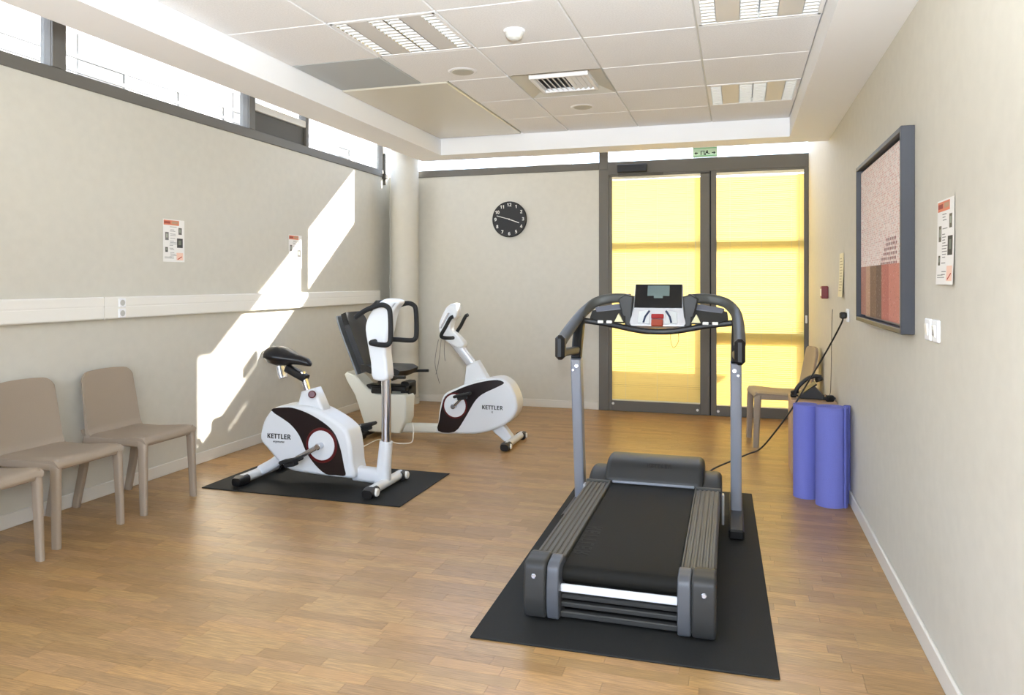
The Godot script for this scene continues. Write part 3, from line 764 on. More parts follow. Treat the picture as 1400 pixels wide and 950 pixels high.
	st = mb(); bx(st, cx * Vector3(0, 0.018, 0.01), Vector3(0.072, 0.045, 0.02), 0.005, tilt); obj("stop_button", st, mat(Color(0.62, 0.26, 0.17), 0.4), con)
	var bar := cr([Vector3(-0.455, 1.145, -1.70), Vector3(-0.3, 1.125, -1.70), Vector3(-0.12, 1.092, -1.675), Vector3(0, 1.085, -1.665), Vector3(0.12, 1.092, -1.675), Vector3(0.3, 1.125, -1.70), Vector3(0.455, 1.145, -1.70)], 4)
	st = mb(); sweep(st, bar, rounded_rect(0.05, 0.035, 0.012), Vector3.UP); obj("cross_bar", st, MT.black, t)
	st = mb(); tube(st, cr([Vector3(0.085, 1.09, -1.66), Vector3(0.083, 1.04, -1.655), Vector3(0.10, 0.99, -1.65), Vector3(0.13, 1.03, -1.652), Vector3(0.128, 1.09, -1.66)], 5), 0.0017, 6); obj("safety_cord", st, MT.black, t)
	# mains lead from the hood up to the wall socket
	st = mb()
	var lead := []
	for q in cr([Vector3(-0.185, 0.22, -4.62), Vector3(-0.143, 0.238, -4.75), Vector3(-0.036, 0.249, -4.95), Vector3(0.064, 0.265, -5.1), Vector3(0.149, 0.287, -5.2), Vector3(0.246, 0.386, -5.3), Vector3(0.353, 0.526, -5.38), Vector3(0.448, 0.692, -5.4), Vector3(0.572, 0.934, -5.35), Vector3(0.645, 1.12, -5.23), Vector3(0.655, 1.165, -5.205)], 5): lead.append(t.transform.affine_inverse() * q)
	tube(st, lead, 0.0055, 8)
	bx(st, t.transform.affine_inverse() * Vector3(0.655, 1.182, -5.20), Vector3(0.042, 0.042, 0.044), 0.008)
	obj("power_cord", st, MT.black, t)

func pedal(parent: Node, axis: Vector3, to: Vector3, s: float):
	var st := mb(); disc(st, axis + Vector3(0, 0, s * 0.0), Vector3(0, 0, s), 0.022, 0.055, 14, 0.004)
	var a := Vector3(axis.x, axis.y, axis.z + s * 0.04); var b := Vector3(to.x, to.y, axis.z + s * 0.055)
	sweep(st, [a, b], rounded_rect(0.032, 0.02, 0.008), Vector3(0, 0, 1)); var cr_ := obj("crank", st, MT.chrome, parent)
	st = mb(); bx(st, b + Vector3(0, 0, s * 0.065), Vector3(0.15, 0.024, 0.085), 0.008, Basis(Vector3.BACK, 0.22))
	bx(st, b + Vector3(0.0, -0.024, s * 0.065), Vector3(0.08, 0.03, 0.06), 0.006, Basis(Vector3.BACK, 0.22)); obj("pedal", st, MT.black_matt, cr_)

func build_upright_bike():
	var m := thing("floor_mat", "black rubber mat lying under the upright exercise bike", "mat", Vector3(-2.738, 0.0, -4.592))
	var st := mb(); bx2(st, Vector3(-0.738, 0, -0.416), Vector3(0.738, 0.007, 0.416), 0.003); obj("sheet", st, MT.rubber, m)
	var org := Vector3(-2.75, 0.007, -4.52)
	var b := thing("exercise_bike", "white upright exercise bike with saddle on the small black mat", "exercise bike", org)
	var w := func(pts: Array) -> Array:
		var o := []
		for p in pts: o.append(Vector2(p.x - org.x, p.y - org.y))
		return o
	var shell: Array = w.call([Vector2(-3.19, .30), Vector2(-3.172, .405), Vector2(-3.136, .468), Vector2(-3.089, .516), Vector2(-3.025, .540), Vector2(-2.93, .547), Vector2(-2.82, .545), Vector2(-2.72, .52), Vector2(-2.613, .471), Vector2(-2.541, .426), Vector2(-2.503, .384), Vector2(-2.481, .297), Vector2(-2.470, .175), Vector2(-2.459, .085), Vector2(-2.56, .078), Vector2(-2.669, .08), Vector2(-2.788, .085), Vector2(-2.95, .10), Vector2(-3.042, .15), Vector2(-3.131, .232)])
	st = mb(); extrude(st, cr(shell, 4, true), -0.10, 0.10, 0.028, Transform3D.IDENTITY, 5); var sh := obj("housing", st, MT.bikewhite, b)
	var band: Array = w.call([Vector2(-3.098, .508), Vector2(-2.99, .532), Vector2(-2.90, .528), Vector2(-2.78, .492), Vector2(-2.658, .429), Vector2(-2.591, .364), Vector2(-2.553, .27), Vector2(-2.528, .16), Vector2(-2.518, .098), Vector2(-2.59, .096), Vector2(-2.665, .096), Vector2(-2.745, .15), Vector2(-2.817, .235), Vector2(-2.874, .347), Vector2(-2.955, .427)])
	for s in [-1.0, 1.0]:
		st = mb(); extrude(st, cr(band, 3, true), minf(s * 0.085, s * 0.1035), maxf(s * 0.085, s * 0.1035), 0.003); var bd := obj("band", st, mat(Color(0.115, 0.075, 0.08), 0.3), sh)
		st = mb(); disc(st, Vector3(0.053, 0.283, s * 0.10), Vector3(0, 0, s), 0.120, 0.007, 36, 0.002); obj("ring", st, MT.maroon, sh)
		st = mb(); disc(st, Vector3(0.053, 0.283, s * 0.10), Vector3(0, 0, s), 0.101, 0.011, 36, 0.003); obj("crank_disc", st, MT.bikewhite, sh)
		pedal(b, Vector3(0.053, 0.283, s * 0.108), Vector3(0.053 - s * 0.155, 0.283 - s * 0.085, 0), s)
	word("lettering", "KETTLER", "Droid Sans", true, 0.034, 0.003, MT.black, sh, Transform3D(Basis.IDENTITY, Vector3(-0.285, 0.322, 0.1005)))
	word("small_lettering", "ergometer", "Droid Sans", false, 0.014, 0.003, MT.plastic_grey, sh, Transform3D(Basis.IDENTITY, Vector3(-0.285, 0.286, 0.1005)))
	# seat tower, post and saddle
	st = mb(); extrude(st, w.call([Vector2(-2.97, .52), Vector2(-2.915, .565), Vector2(-2.893, .638), Vector2(-2.79, .668), Vector2(-2.754, .60), Vector2(-2.70, .49), Vector2(-2.80, .47)]), -0.055, 0.055, 0.02); obj("seat_tower", st, MT.bikewhite, b)
	st = mb(); sweep(st, [Vector3(-0.10, 0.58, 0), Vector3(-0.165, 0.76, 0)], rounded_rect(0.05, 0.036, 0.012), Vector3(1, 0, 0)); obj("seat_post", st, MT.chrome, b)
	st = mb(); disc(st, Vector3(-0.060, 0.615, 0.03), Vector3(0.5, 0.15, 1), 0.012, 0.05, 12); disc(st, Vector3(-0.040, 0.62, 0.07), Vector3(0.5, 0.15, 1), 0.026, 0.03, 16, 0.006); obj("adjuster_knob", st, MT.maroon, b)
	st = mb(); sweep(st, [Vector3(-0.285, 0.785, 0), Vector3(-0.13, 0.715, 0)], rounded_rect(0.062, 0.055, 0.015), Vector3.UP); obj("seat_slide", st, MT.black, b)
	st = mb(); sweep(st, [Vector3(-0.34, 0.80, 0), Vector3(-0.33, 0.745, 0), Vector3(-0.315, 0.715, 0)], rounded_rect(0.07, 0.03, 0.01), Vector3.RIGHT); obj("slide_clamp", st, MT.silver, b)
	var rings := []
	for a in [[-0.438, 0.03, 0.03, 0.872], [-0.430, 0.085, 0.052, 0.870], [-0.40, 0.120, 0.070, 0.867], [-0.35, 0.132, 0.076, 0.862], [-0.29, 0.118, 0.068, 0.856], [-0.23, 0.078, 0.045, 0.848], [-0.17, 0.048, 0.037, 0.838], [-0.12, 0.036, 0.030, 0.826], [-0.098, 0.022, 0.018, 0.816], [-0.093, 0.006, 0.006, 0.813]]:
		var r := []
		for k in 20:
			var q := TAU * k / 20
			var yy := sin(q)
			r.append(Vector3(a[0], a[3] + (yy * a[2] if yy > 0 else yy * a[2] * 0.8), cos(q) * a[1] * (1.0 if yy > -0.3 else 0.8)))
		rings.append(r)
	st = mb(); loft(st, rings); obj("saddle", st, mat(Color(0.085, 0.085, 0.095), 0.35), b)
	# frame, front post and handlebar
	st = mb(); sweep(st, [Vector3(0.25, 0.088, 0), Vector3(0.37, 0.083, 0), Vector3(0.47, 0.08, 0)], rounded_rect(0.085, 0.10, 0.03), Vector3.UP); obj("frame_tube", st, MT.bikewhite, b)
	st = mb(); sweep(st, [Vector3(0.455, 0.03, 0), Vector3(0.468, 0.14, 0), Vector3(0.484, 0.318, 0)], rounded_rect(0.075, 0.085, 0.032), Vector3.RIGHT, [Vector2(1.25, 1.4), Vector2(1.1, 1.12), Vector2(0.98, 1.0)]); obj("post_socket", st, MT.bikewhite, b)
	st = mb(); tube(st, [Vector3(0.484, 0.30, 0), Vector3(0.486, 0.52, 0), Vector3(0.482, 0.78, 0)], 0.032, 20); obj("post", st, MT.chrome, b)
	var head: Array = w.call([Vector2(-2.342, .745), Vector2(-2.358, .85), Vector2(-2.378, .955), Vector2(-2.399, 1.077), Vector2(-2.385, 1.145), Vector2(-2.345, 1.210), Vector2(-2.288, 1.268), Vector2(-2.233, 1.288), Vector2(-2.160, 1.279), Vector2(-2.150, 1.255), Vector2(-2.188, 1.205), Vector2(-2.215, 1.10), Vector2(-2.245, .951), Vector2(-2.236, .85), Vector2(-2.236, .745)])
	st = mb(); extrude(st, cr(head, 3, true), -0.055, 0.055, 0.022); var hd := obj("handlebar_head", st, MT.bikewhite, b)
	st = mb(); bx(st, Vector3(0.417, 1.232, 0), Vector3(0.016, 0.10, 0.15), 0.006, Basis(Vector3.BACK, deg_to_rad(-46))); var dsp := obj("display", st, MT.plastic_grey, hd)
	st = mb(); bx(st, Vector3(0.411, 1.238, 0), Vector3(0.008, 0.07, 0.11), 0.003, Basis(Vector3.BACK, deg_to_rad(-46))); obj("screen", st, MT.screen, dsp)
	for s in [-1.0, 1.0]:
		var path := [Vector3(-2.392, 1.166, 0.185), Vector3(-2.312, 1.214, 0.20), Vector3(-2.212, 1.249, 0.20), Vector3(-2.155, 1.236, 0.20), Vector3(-2.137, 1.188, 0.20), Vector3(-2.134, 1.04, 0.20), Vector3(-2.148, 1.0, 0.20), Vector3(-2.185, 0.991, 0.20), Vector3(-2.285, 0.997, 0.17), Vector3(-2.315, 1.0, 0.10), Vector3(-2.32, 1.0, 0.04)]
		var pp := []
		for p in path: pp.append(Vector3(p.x - org.x, p.y - org.y, p.z * s))
		st = mb(); tube(st, cr(pp, 5), 0.0165, 12); obj("handlebar", st, MT.black_matt, b)
	# feet
	st = mb(); sweep(st, [Vector3(-0.30, 0.17, 0), Vector3(-0.40, 0.10, 0), Vector3(-0.495, 0.05, 0)], rounded_rect(0.085, 0.075, 0.03), Vector3.UP); obj("rear_stay", st, MT.bikewhite, b)
	for f in [[-0.50, 0.27], [0.485, 0.27]]:
		st = mb(); tube(st, [Vector3(f[0], 0.04, -f[1] + 0.05), Vector3(f[0], 0.04, f[1] - 0.05)], 0.032, 16); var ft := obj("foot_bar", st, MT.bikewhite, b)
		for s in [-1.0, 1.0]:
			st = mb(); sweep(st, [Vector3(f[0], 0.034, s * (f[1] - 0.09)), Vector3(f[0], 0.034, s * (f[1] - 0.03)), Vector3(f[0], 0.032, s * (f[1] + 0.005))], rounded_rect(0.09, 0.066, 0.025), Vector3.UP, [1.0, 1.0, 0.8]); obj("foot_cap", st, MT.black, ft)
			if f[0] > 0:
				st = mb(); disc(st, Vector3(f[0] + 0.03, 0.036, s * 0.225), Vector3(1, 0, 0), 0.026, 0.026, 16, 0.004); obj("wheel", st, MT.trunk, ft)

func build_recumbent_bike():
	var org := Vector3(-2.6, 0.0, -6.08)
	var b := thing("exercise_bike", "white recumbent exercise bike with black backrest seat beside the column", "exercise bike", org)
	var w := func(pts: Array) -> Array:
		var o := []
		for p in pts: o.append(Vector2(p.x - org.x, p.y - org.y))
		return o
	var st := mb()
	var shell: Array = w.call([Vector2(-2.514, .079), Vector2(-2.502, .18), Vector2(-2.487, .298), Vector2(-2.446, .414), Vector2(-2.350, .469), Vector2(-2.215, .525), Vector2(-2.08, .562), Vector2(-1.951, .582), Vector2(-1.872, .551), Vector2(-1.821, .492), Vector2(-1.782, .395), Vector2(-1.788, .296), Vector2(-1.846, .218), Vector2(-1.951, .150), Vector2(-2.109, .097), Vector2(-2.23, .085), Vector2(-2.350, .079)])
	extrude(st, cr(shell, 4, true), -0.10, 0.10, 0.025, Transform3D.IDENTITY, 5); var sh := obj("housing", st, MT.bikewhite, b)
	var band: Array = w.call([Vector2(-2.498, .098), Vector2(-2.485, .20), Vector2(-2.468, .298), Vector2(-2.432, .400), Vector2(-2.345, .452), Vector2(-2.212, .508), Vector2(-2.08, .545), Vector2(-1.955, .563), Vector2(-1.893, .540), Vector2(-1.964, .498), Vector2(-2.06, .452), Vector2(-2.122, .410), Vector2(-2.175, .345), Vector2(-2.256, .208), Vector2(-2.345, .098)])
	for s in [-1.0, 1.0]:
		st = mb(); extrude(st, cr(band, 3, true), minf(s * 0.085, s * 0.1035), maxf(s * 0.085, s * 0.1035), 0.003); obj("band", st, mat(Color(0.115, 0.075, 0.08), 0.3), sh)
		st = mb(); disc(st, Vector3(0.261, 0.326, s * 0.10), Vector3(0, 0, s), 0.113, 0.006, 36, 0.002); obj("ring", st, MT.maroon, sh)
		st = mb(); disc(st, Vector3(0.261, 0.326, s * 0.10), Vector3(0, 0, s), 0.099, 0.010, 36, 0.003); obj("crank_disc", st, MT.bikewhite, sh)
		pedal(b, Vector3(0.261, 0.326, s * 0.105), Vector3(0.261 + s * 0.115, 0.326 + s * 0.115, 0), s)
	word("lettering", "KETTLER", "Droid Sans", true, 0.034, 0.003, MT.black, sh, Transform3D(Basis.IDENTITY, Vector3(0.60, 0.325, 0.1005)))
	word("small_lettering", "R", "Droid Sans", false, 0.018, 0.003, MT.plastic_grey, sh, Transform3D(Basis.IDENTITY, Vector3(0.60, 0.287, 0.1005)))
	# neck and handlebar
	st = mb(); extrude(st, w.call([Vector2(-2.285, .48), Vector2(-2.265, .60), Vector2(-2.258, .668), Vector2(-2.161, .716), Vector2(-2.06, .555), Vector2(-2.02, .53), Vector2(-2.14, .47)]), -0.055, 0.055, 0.018); obj("neck", st, MT.bikewhite, b)
	st = mb(); sweep(st, [Vector3(0.385, 0.67, 0), Vector3(0.30, 0.775, 0), Vector3(0.19, 0.90, 0)], rounded_rect(0.07, 0.085, 0.02), Vector3(1, 0.5, 0)); obj("neck_tube", st, MT.silver, b)
	st = mb(); extrude(st, cr(w.call([Vector2(-2.475, .898), Vector2(-2.516, 1.004), Vector2(-2.485, 1.10), Vector2(-2.43, 1.188), Vector2(-2.345, 1.208), Vector2(-2.342, 1.10), Vector2(-2.385, 1.06), Vector2(-2.40, .98), Vector2(-2.34, .93), Vector2(-2.275, .855), Vector2(-2.33, .82)]), 3, true), -0.055, 0.055, 0.02); var hd := obj("handlebar_head", st, MT.bikewhite, b)
	st = mb(); bx(st, Vector3(0.148, 1.06, 0), Vector3(0.014, 0.16, 0.16), 0.005, Basis(Vector3.BACK, deg_to_rad(-30))); obj("display", st, MT.silver, hd)
	for s in [-1.0, 1.0]:
		var pp := []
		for p in [Vector3(-2.325, 1.10, .18), Vector3(-2.35, 1.085, .185), Vector3(-2.395, 1.005, .19), Vector3(-2.432, .945, .185), Vector3(-2.425, .92, .17), Vector3(-2.39, .91, .10), Vector3(-2.37, .91, .03)]: pp.append(Vector3(p.x - org.x, p.y - org.y, p.z * s))
		st = mb(); tube(st, cr(pp, 5), 0.016, 12); obj("handlebar", st, MT.black_matt, b)
	for a in [[-2.47, 0.90, -2.50, 0.70, -2.46, 0.52, 0.16], [-2.44, 0.90, -2.46, 0.72, -2.49, 0.60, 0.17], [-2.40, 0.90, -2.405, 0.80, -2.40, 0.72, 0.18]]:
		st = mb(); tube(st, cr([Vector3(a[0] - org.x, a[1], a[6]), Vector3(a[2] - org.x, a[3], a[6] + 0.005), Vector3(a[4] - org.x, a[5], a[6])], 6), 0.0025, 6); obj("sensor_cord", st, mat(Color(0.45, 0.44, 0.42), 0.6), b)
	# frame and rear body
	st = mb(); sweep(st, [Vector3(-0.29, 0.088, 0), Vector3(0.12, 0.102, 0)], rounded_rect(0.075, 0.082, 0.02), Vector3.UP); obj("frame_tube", st, MT.cream, b)
	st = mb(); extrude(st, w.call([Vector2(-3.425, .555), Vector2(-3.405, .505), Vector2(-3.319, .374), Vector2(-3.225, .12), Vector2(-3.194, .045), Vector2(-2.869, .048), Vector2(-2.812, .176), Vector2(-2.805, .371), Vector2(-2.83, .40), Vector2(-3.10, .395), Vector2(-3.19, .44), Vector2(-3.30, .545), Vector2(-3.40, .58)]), -0.095, 0.095, 0.018); obj("rear_housing", st, MT.cream, b)
	st = mb(); bx2(st, Vector3(-0.62, 0.42, -0.07), Vector3(-0.22, 0.47, 0.07), 0.01); bx2(st, Vector3(-0.54, 0.40, 0.09), Vector3(-0.34, 0.46, 0.125), 0.01); bx2(st, Vector3(-0.30, 0.36, -0.16), Vector3(-0.22, 0.50, 0.02), 0.012); obj("seat_carriage", st, MT.black, b)
	st = mb()
	var gr := []
	for i in 9:
		var row := []
		var x := -0.60 + 0.045 * i
		for j in 7:
			var z := -0.2 + 0.4 * j / 6.0
			row.append(Vector3(x, 0.575 + 0.012 * absf(z) / 0.2 - (0.02 if i == 8 else 0.0) + (0.02 if i < 2 else 0.0), -z))
		gr.append(row)
	for r in gr: r.reverse()
	sheet(st, gr, -0.055 if false else 0.055); obj("seat_cushion", st, MT.black, b)
	# backrest: tilted padded panel with grey shell behind
	for part in [[0.0, 0.05, "backrest", MT.black], [-0.052, 0.014, "back_shell", mat(Color(0.50, 0.52, 0.54), 0.4)]]:
		gr = []
		for i in 11:
			var v := i / 10.0
			var row := []
			var hw := 0.195 - 0.045 * pow(maxf(0, v - 0.75) / 0.25, 2) - 0.02 * (1 - v)
			for j in 9:
				var z := -hw + 2 * hw * j / 8.0
				var bow := 0.03 * pow(z / 0.2, 2)
				row.append(Vector3(-0.625 - 0.215 * v + bow + part[0], 0.585 + 0.52 * v + part[0] * 0.4, z))
			gr.append(row)
		st = mb()
		for r in gr: r.reverse()
		sheet(st, gr, part[1]); obj(part[2], st, part[3], b)
	for s in [-1.0, 1.0]:
		st = mb(); tube(st, fillet([Vector3(-0.44, 0.50, s * 0.10), Vector3(-0.40, 0.52, s * 0.25), Vector3(-0.28, 0.57, s * 0.25), Vector3(-0.14, 0.575, s * 0.25)], 0.05), 0.014, 10); obj("side_handle", st, MT.black, b)
	# feet
	st = mb(); extrude(st, w.call([Vector2(-2.03, .12), Vector2(-1.93, .175), Vector2(-1.85, .08), Vector2(-1.83, .03), Vector2(-1.90, .02)]), -0.045, 0.045, 0.015); obj("front_stay", st, MT.bikewhite, b)
	for f in [[0.765, 0.28, true], [-0.60, 0.26, false]]:
		st = mb(); tube(st, [Vector3(f[0], 0.04, -f[1] + 0.05), Vector3(f[0], 0.04, f[1] - 0.05)], 0.03, 16); var ft := obj("foot_bar", st, MT.bikewhite if f[2] else MT.black, b)
		for s in [-1.0, 1.0]:
			st = mb(); sweep(st, [Vector3(f[0], 0.034, s * (f[1] - 0.09)), Vector3(f[0], 0.034, s * (f[1] - 0.03)), Vector3(f[0], 0.032, s * (f[1] + 0.005))], rounded_rect(0.085, 0.066, 0.025), Vector3.UP, [1.0, 1.0, 0.8]); obj("foot_cap", st, MT.black, ft)
			if f[2]:
				st = mb(); disc(st, Vector3(f[0] + 0.028, 0.036, s * 0.235), Vector3(1, 0, 0), 0.022, 0.022, 16, 0.004); obj("wheel", st, MT.trunk, ft)
			else:
				st = mb(); disc(st, Vector3(f[0] - 0.03, 0.065, s * 0.19 - 0.02), Vector3(0, 0, 1), 0.062, 0.04, 20, 0.008); obj("transport_wheel", st, MT.black, ft)
				st = mb(); disc(st, Vector3(f[0] - 0.03, 0.065, s * 0.19 + 0.02 * s), Vector3(0, 0, s), 0.022, 0.004, 16); obj("hub", st, MT.silver, ft)
	# cream lead lying round the rear foot
	st = mb(); var lead := []
	for q in cr([Vector3(-3.05, 0.008, -5.45), Vector3(-3.02, 0.008, -5.6), Vector3(-2.98, 0.03, -5.78), Vector3(-2.92, 0.012, -5.86), Vector3(-2.80, 0.008, -5.80), Vector3(-2.70, 0.008, -5.86), Vector3(-2.72, 0.06, -5.95), Vector3(-2.735, 0.11, -5.985), Vector3(-2.77, 0.14, -6.04)], 6): lead.append(q - org)
	tube(st, lead, 0.005, 8); obj("power_cord", st, MT.trunk, b)

func chair_proto() -> Node3D:
	var t := thing("chair", "taupe moulded plastic chair", "chair", Vector3.ZERO, 0.0, "taupe plastic chairs along the long wall")
	# front is +z. Seat: slightly dished sheet, front edge rolled down
	var gr := []
	var zs := [0.272, 0.268, 0.25, 0.22, 0.16, 0.08, 0.0, -0.08, -0.15, -0.185, -0.205, -0.213]
	var ys := [0.425, 0.448, 0.462, 0.466, 0.462, 0.455, 0.450, 0.448, 0.449, 0.454, 0.466, 0.49]
	for i in zs.size():
		var row := []
		for j in 13:
			var u := -1.0 + 2.0 * j / 12.0
			var hw: float = 0.222 - 0.012 * (0.272 - zs[i])
			if i == 0: hw -= 0.012
			if i >= 10: hw -= 0.008
			var edge: float = pow(absf(u), 8)
			row.append(Vector3(u * hw, ys[i] - 0.016 * edge + 0.012 * u * u, zs[i]))
		gr.append(row)
	for r in gr: r.reverse()
	var st := mb(); sheet(st, gr, -0.018 if false else 0.018)
	# apron below the seat edge
	for s in [-1.0, 1.0]: bx2(st, Vector3(s * 0.195, 0.405, -0.19), Vector3(s * 0.218, 0.448, 0.25), 0.006)
	bx2(st, Vector3(-0.2, 0.408, 0.236), Vector3(0.2, 0.447, 0.258), 0.006)
	bx2(st, Vector3(-0.2, 0.405, -0.2), Vector3(0.2, 0.445, -0.18), 0.006)
	obj("seat", st, MT.chair, t)
	gr = []
	for i in 17:
		var v := i / 16.0
		var row := []
		var hw := 0.215 - 0.022 * v
		var z := -0.206 - 0.062 * v + (0.012 * pow(maxf(0, 0.12 - v) / 0.12, 2))
		for j in 21:
			var u := sin((-1.0 + j / 10.0) * PI / 2)
			var round_off := 0.055 * (1.0 - sqrt(maxf(0.0, 1.0 - pow(maxf(0.0, absf(u) - 0.72) / 0.285, 2))))   # rounded upper corners
			row.append(Vector3(u * hw, 0.442 + (0.398 - 0.012 * u * u - round_off) * v, z + 0.022 * u * u))
		gr.append(row)
	st = mb(); sheet(st, gr, 0.02); obj("backrest", st, MT.chair, t)
	for s in [-1.0, 1.0]:
		st = mb(); sweep(st, [Vector3(s * 0.192, 0.452, 0.230), Vector3(s * 0.2, 0.43, 0.238), Vector3(s * 0.203, 0.38, 0.242), Vector3(s * 0.207, 0.20, 0.248), Vector3(s * 0.21, 0.0, 0.255)], rounded_rect(0.034, 0.058, 0.014), Vector3(0, 0, 1), [Vector2(1.3, 1.1), Vector2(1.15, 1.05), 1.0, 0.9, 0.82]); obj("leg", st, MT.chair, t)
		st = mb(); sweep(st, [Vector3(s * 0.198, 0.452, -0.175), Vector3(s * 0.2, 0.40, -0.185), Vector3(s * 0.202, 0.20, -0.225), Vector3(s * 0.205, 0.0, -0.27)], rounded_rect(0.034, 0.062, 0.014), Vector3(0, 0, 1), [1.0, 1.0, 0.92, 0.85]); obj("leg", st, MT.chair, t)
	return t

func build_chairs():
	var c := chair_proto()
	var spots := [[Vector3(-3.655, 0, -3.80), 90.0, "taupe plastic chair at the end of the row, under the poster"], [Vector3(-3.665, 0, -3.215), 90.0, "taupe plastic chair standing second in the row, next to the end chair"], [Vector3(-3.60, 0, -2.645), 90.0, "taupe plastic chair standing third in the row from the sunlit patch"], [Vector3(0.378, 0, -6.80), -83.0, "taupe plastic chair behind the side table with the telephone"]]
	for i in spots.size():
		var o: Node3D = c
		if i > 0:
			o = c.duplicate(); o.name = numbered("chair"); add_child(o)
		o.position = spots[i][0]; o.rotation.y = deg_to_rad(spots[i][1])
		o.set_meta("label", spots[i][2])
		if i == 3: o.remove_meta("group")

func build_side_table():
	var t := thing("side_table", "small tan wooden side table against the wall carrying a telephone", "table", Vector3(0.53, 0, -5.87))
	var st := mb(); bx2(st, Vector3(-0.158, 0.50, -0.18), Vector3(0.152, 0.54, 0.18), 0.004); obj("tabletop", st, MT.tan, t)
	for s in [-1.0, 1.0]:
		st = mb(); bx2(st, Vector3(-0.003 + s * 0.115, 0, -0.178), Vector3(-0.003 + s * 0.153, 0.50, 0.178), 0.004); obj("side_panel", st, MT.tan, t)
	st = mb(); bx2(st, Vector3(-0.118, 0.40, -0.17), Vector3(0.112, 0.50, -0.15), 0.003); obj("back_panel", st, MT.tan, t)
	st = mb(); bx2(st, Vector3(-0.118, 0.44, 0.155), Vector3(0.112, 0.50, 0.175), 0.003); obj("apron", st, MT.tan, t)
	# telephone
	var p := thing("telephone", "black desk telephone with raised handset on the side table", "telephone", Vector3(0.515, 0.544, -5.87), deg_to_rad(0))
	st = mb()
	extrude(st, [Vector2(-0.085, 0.0), Vector2(0.10, 0.0), Vector2(0.10, 0.015), Vector2(0.03, 0.085), Vector2(0.012, 0.085), Vector2(-0.085, 0.018)], -0.09, 0.09, 0.005); obj("base", st, MT.plastic_grey, p)
	var bs := Basis(Vector3.BACK, deg_to_rad(38))
	st = mb(); bx(st, Vector3(-0.02, 0.062, 0.0), Vector3(0.15, 0.012, 0.16), 0.004, bs); obj("keypad", st, MT.black, p)
	st = mb(); sweep(st, cr([Vector3(-0.105, 0.045, 0.05), Vector3(-0.085, 0.085, 0.05), Vector3(-0.03, 0.14, 0.05), Vector3(0.025, 0.165, 0.05), Vector3(0.07, 0.16, 0.05)], 5), rounded_rect(0.05, 0.028, 0.01), Vector3.UP); obj("handset", st, MT.black, p)
	st = mb(); disc(st, Vector3(-0.105, 0.03, 0.05), Vector3(-0.4, 1, 0), 0.028, 0.03, 16, 0.006); disc(st, Vector3(0.06, 0.13, 0.05), Vector3(-0.4, 1, 0), 0.028, 0.03, 16, 0.006); obj("ear_cup", st, MT.black, p)
	st = mb(); tube(st, cr([Vector3(0.09, 0.01, -0.05), Vector3(0.11, 0.016, -0.05), Vector3(0.140, 0.020, -0.04), Vector3(0.146, 0.14, -0.03), Vector3(0.144, 0.35, 0.02), Vector3(0.146, 0.55, 0.03), Vector3(0.150, 0.655, 0.03)], 5), 0.0025, 6); obj("line_cord", st, mat(Color(0.35, 0.34, 0.32), 0.6), p)
	var a := thing("power_adapter", "black plug adapter on the side table between telephone and wall", "adapter", Vector3(0.635, 0.54, -5.735), 0.4)
	st = mb(); bx2(st, Vector3(-0.03, 0, -0.02), Vector3(0.03, 0.045, 0.02), 0.01); bx2(st, Vector3(-0.045, 0.012, -0.012), Vector3(-0.028, 0.034, 0.012), 0.003); obj("body", st, MT.black, a)
	st = mb(); bx2(st, Vector3(0.028, 0.015, -0.008), Vector3(0.042, 0.03, 0.008), 0.003); obj("plug", st, MT.plastic_grey, a)
	var k := thing("hand_grip", "small black rubber grip at the outer edge of the side table", "grip", Vector3(0.40, 0.54, -5.86))
	st = mb(); tube(st, [Vector3(-0.022, 0.017, 0), Vector3(-0.014, 0.017, 0), Vector3(0.014, 0.017, 0), Vector3(0.022, 0.017, 0)], 0.017, 12, [0.6, 1.0, 1.0, 0.6]); obj("knob", st, MT.black, k)
	st = mb(); tube(st, [Vector3(0.02, 0.017, 0), Vector3(0.032, 0.016, 0.0)], 0.006, 8); obj("stub", st, MT.plastic_grey, k)

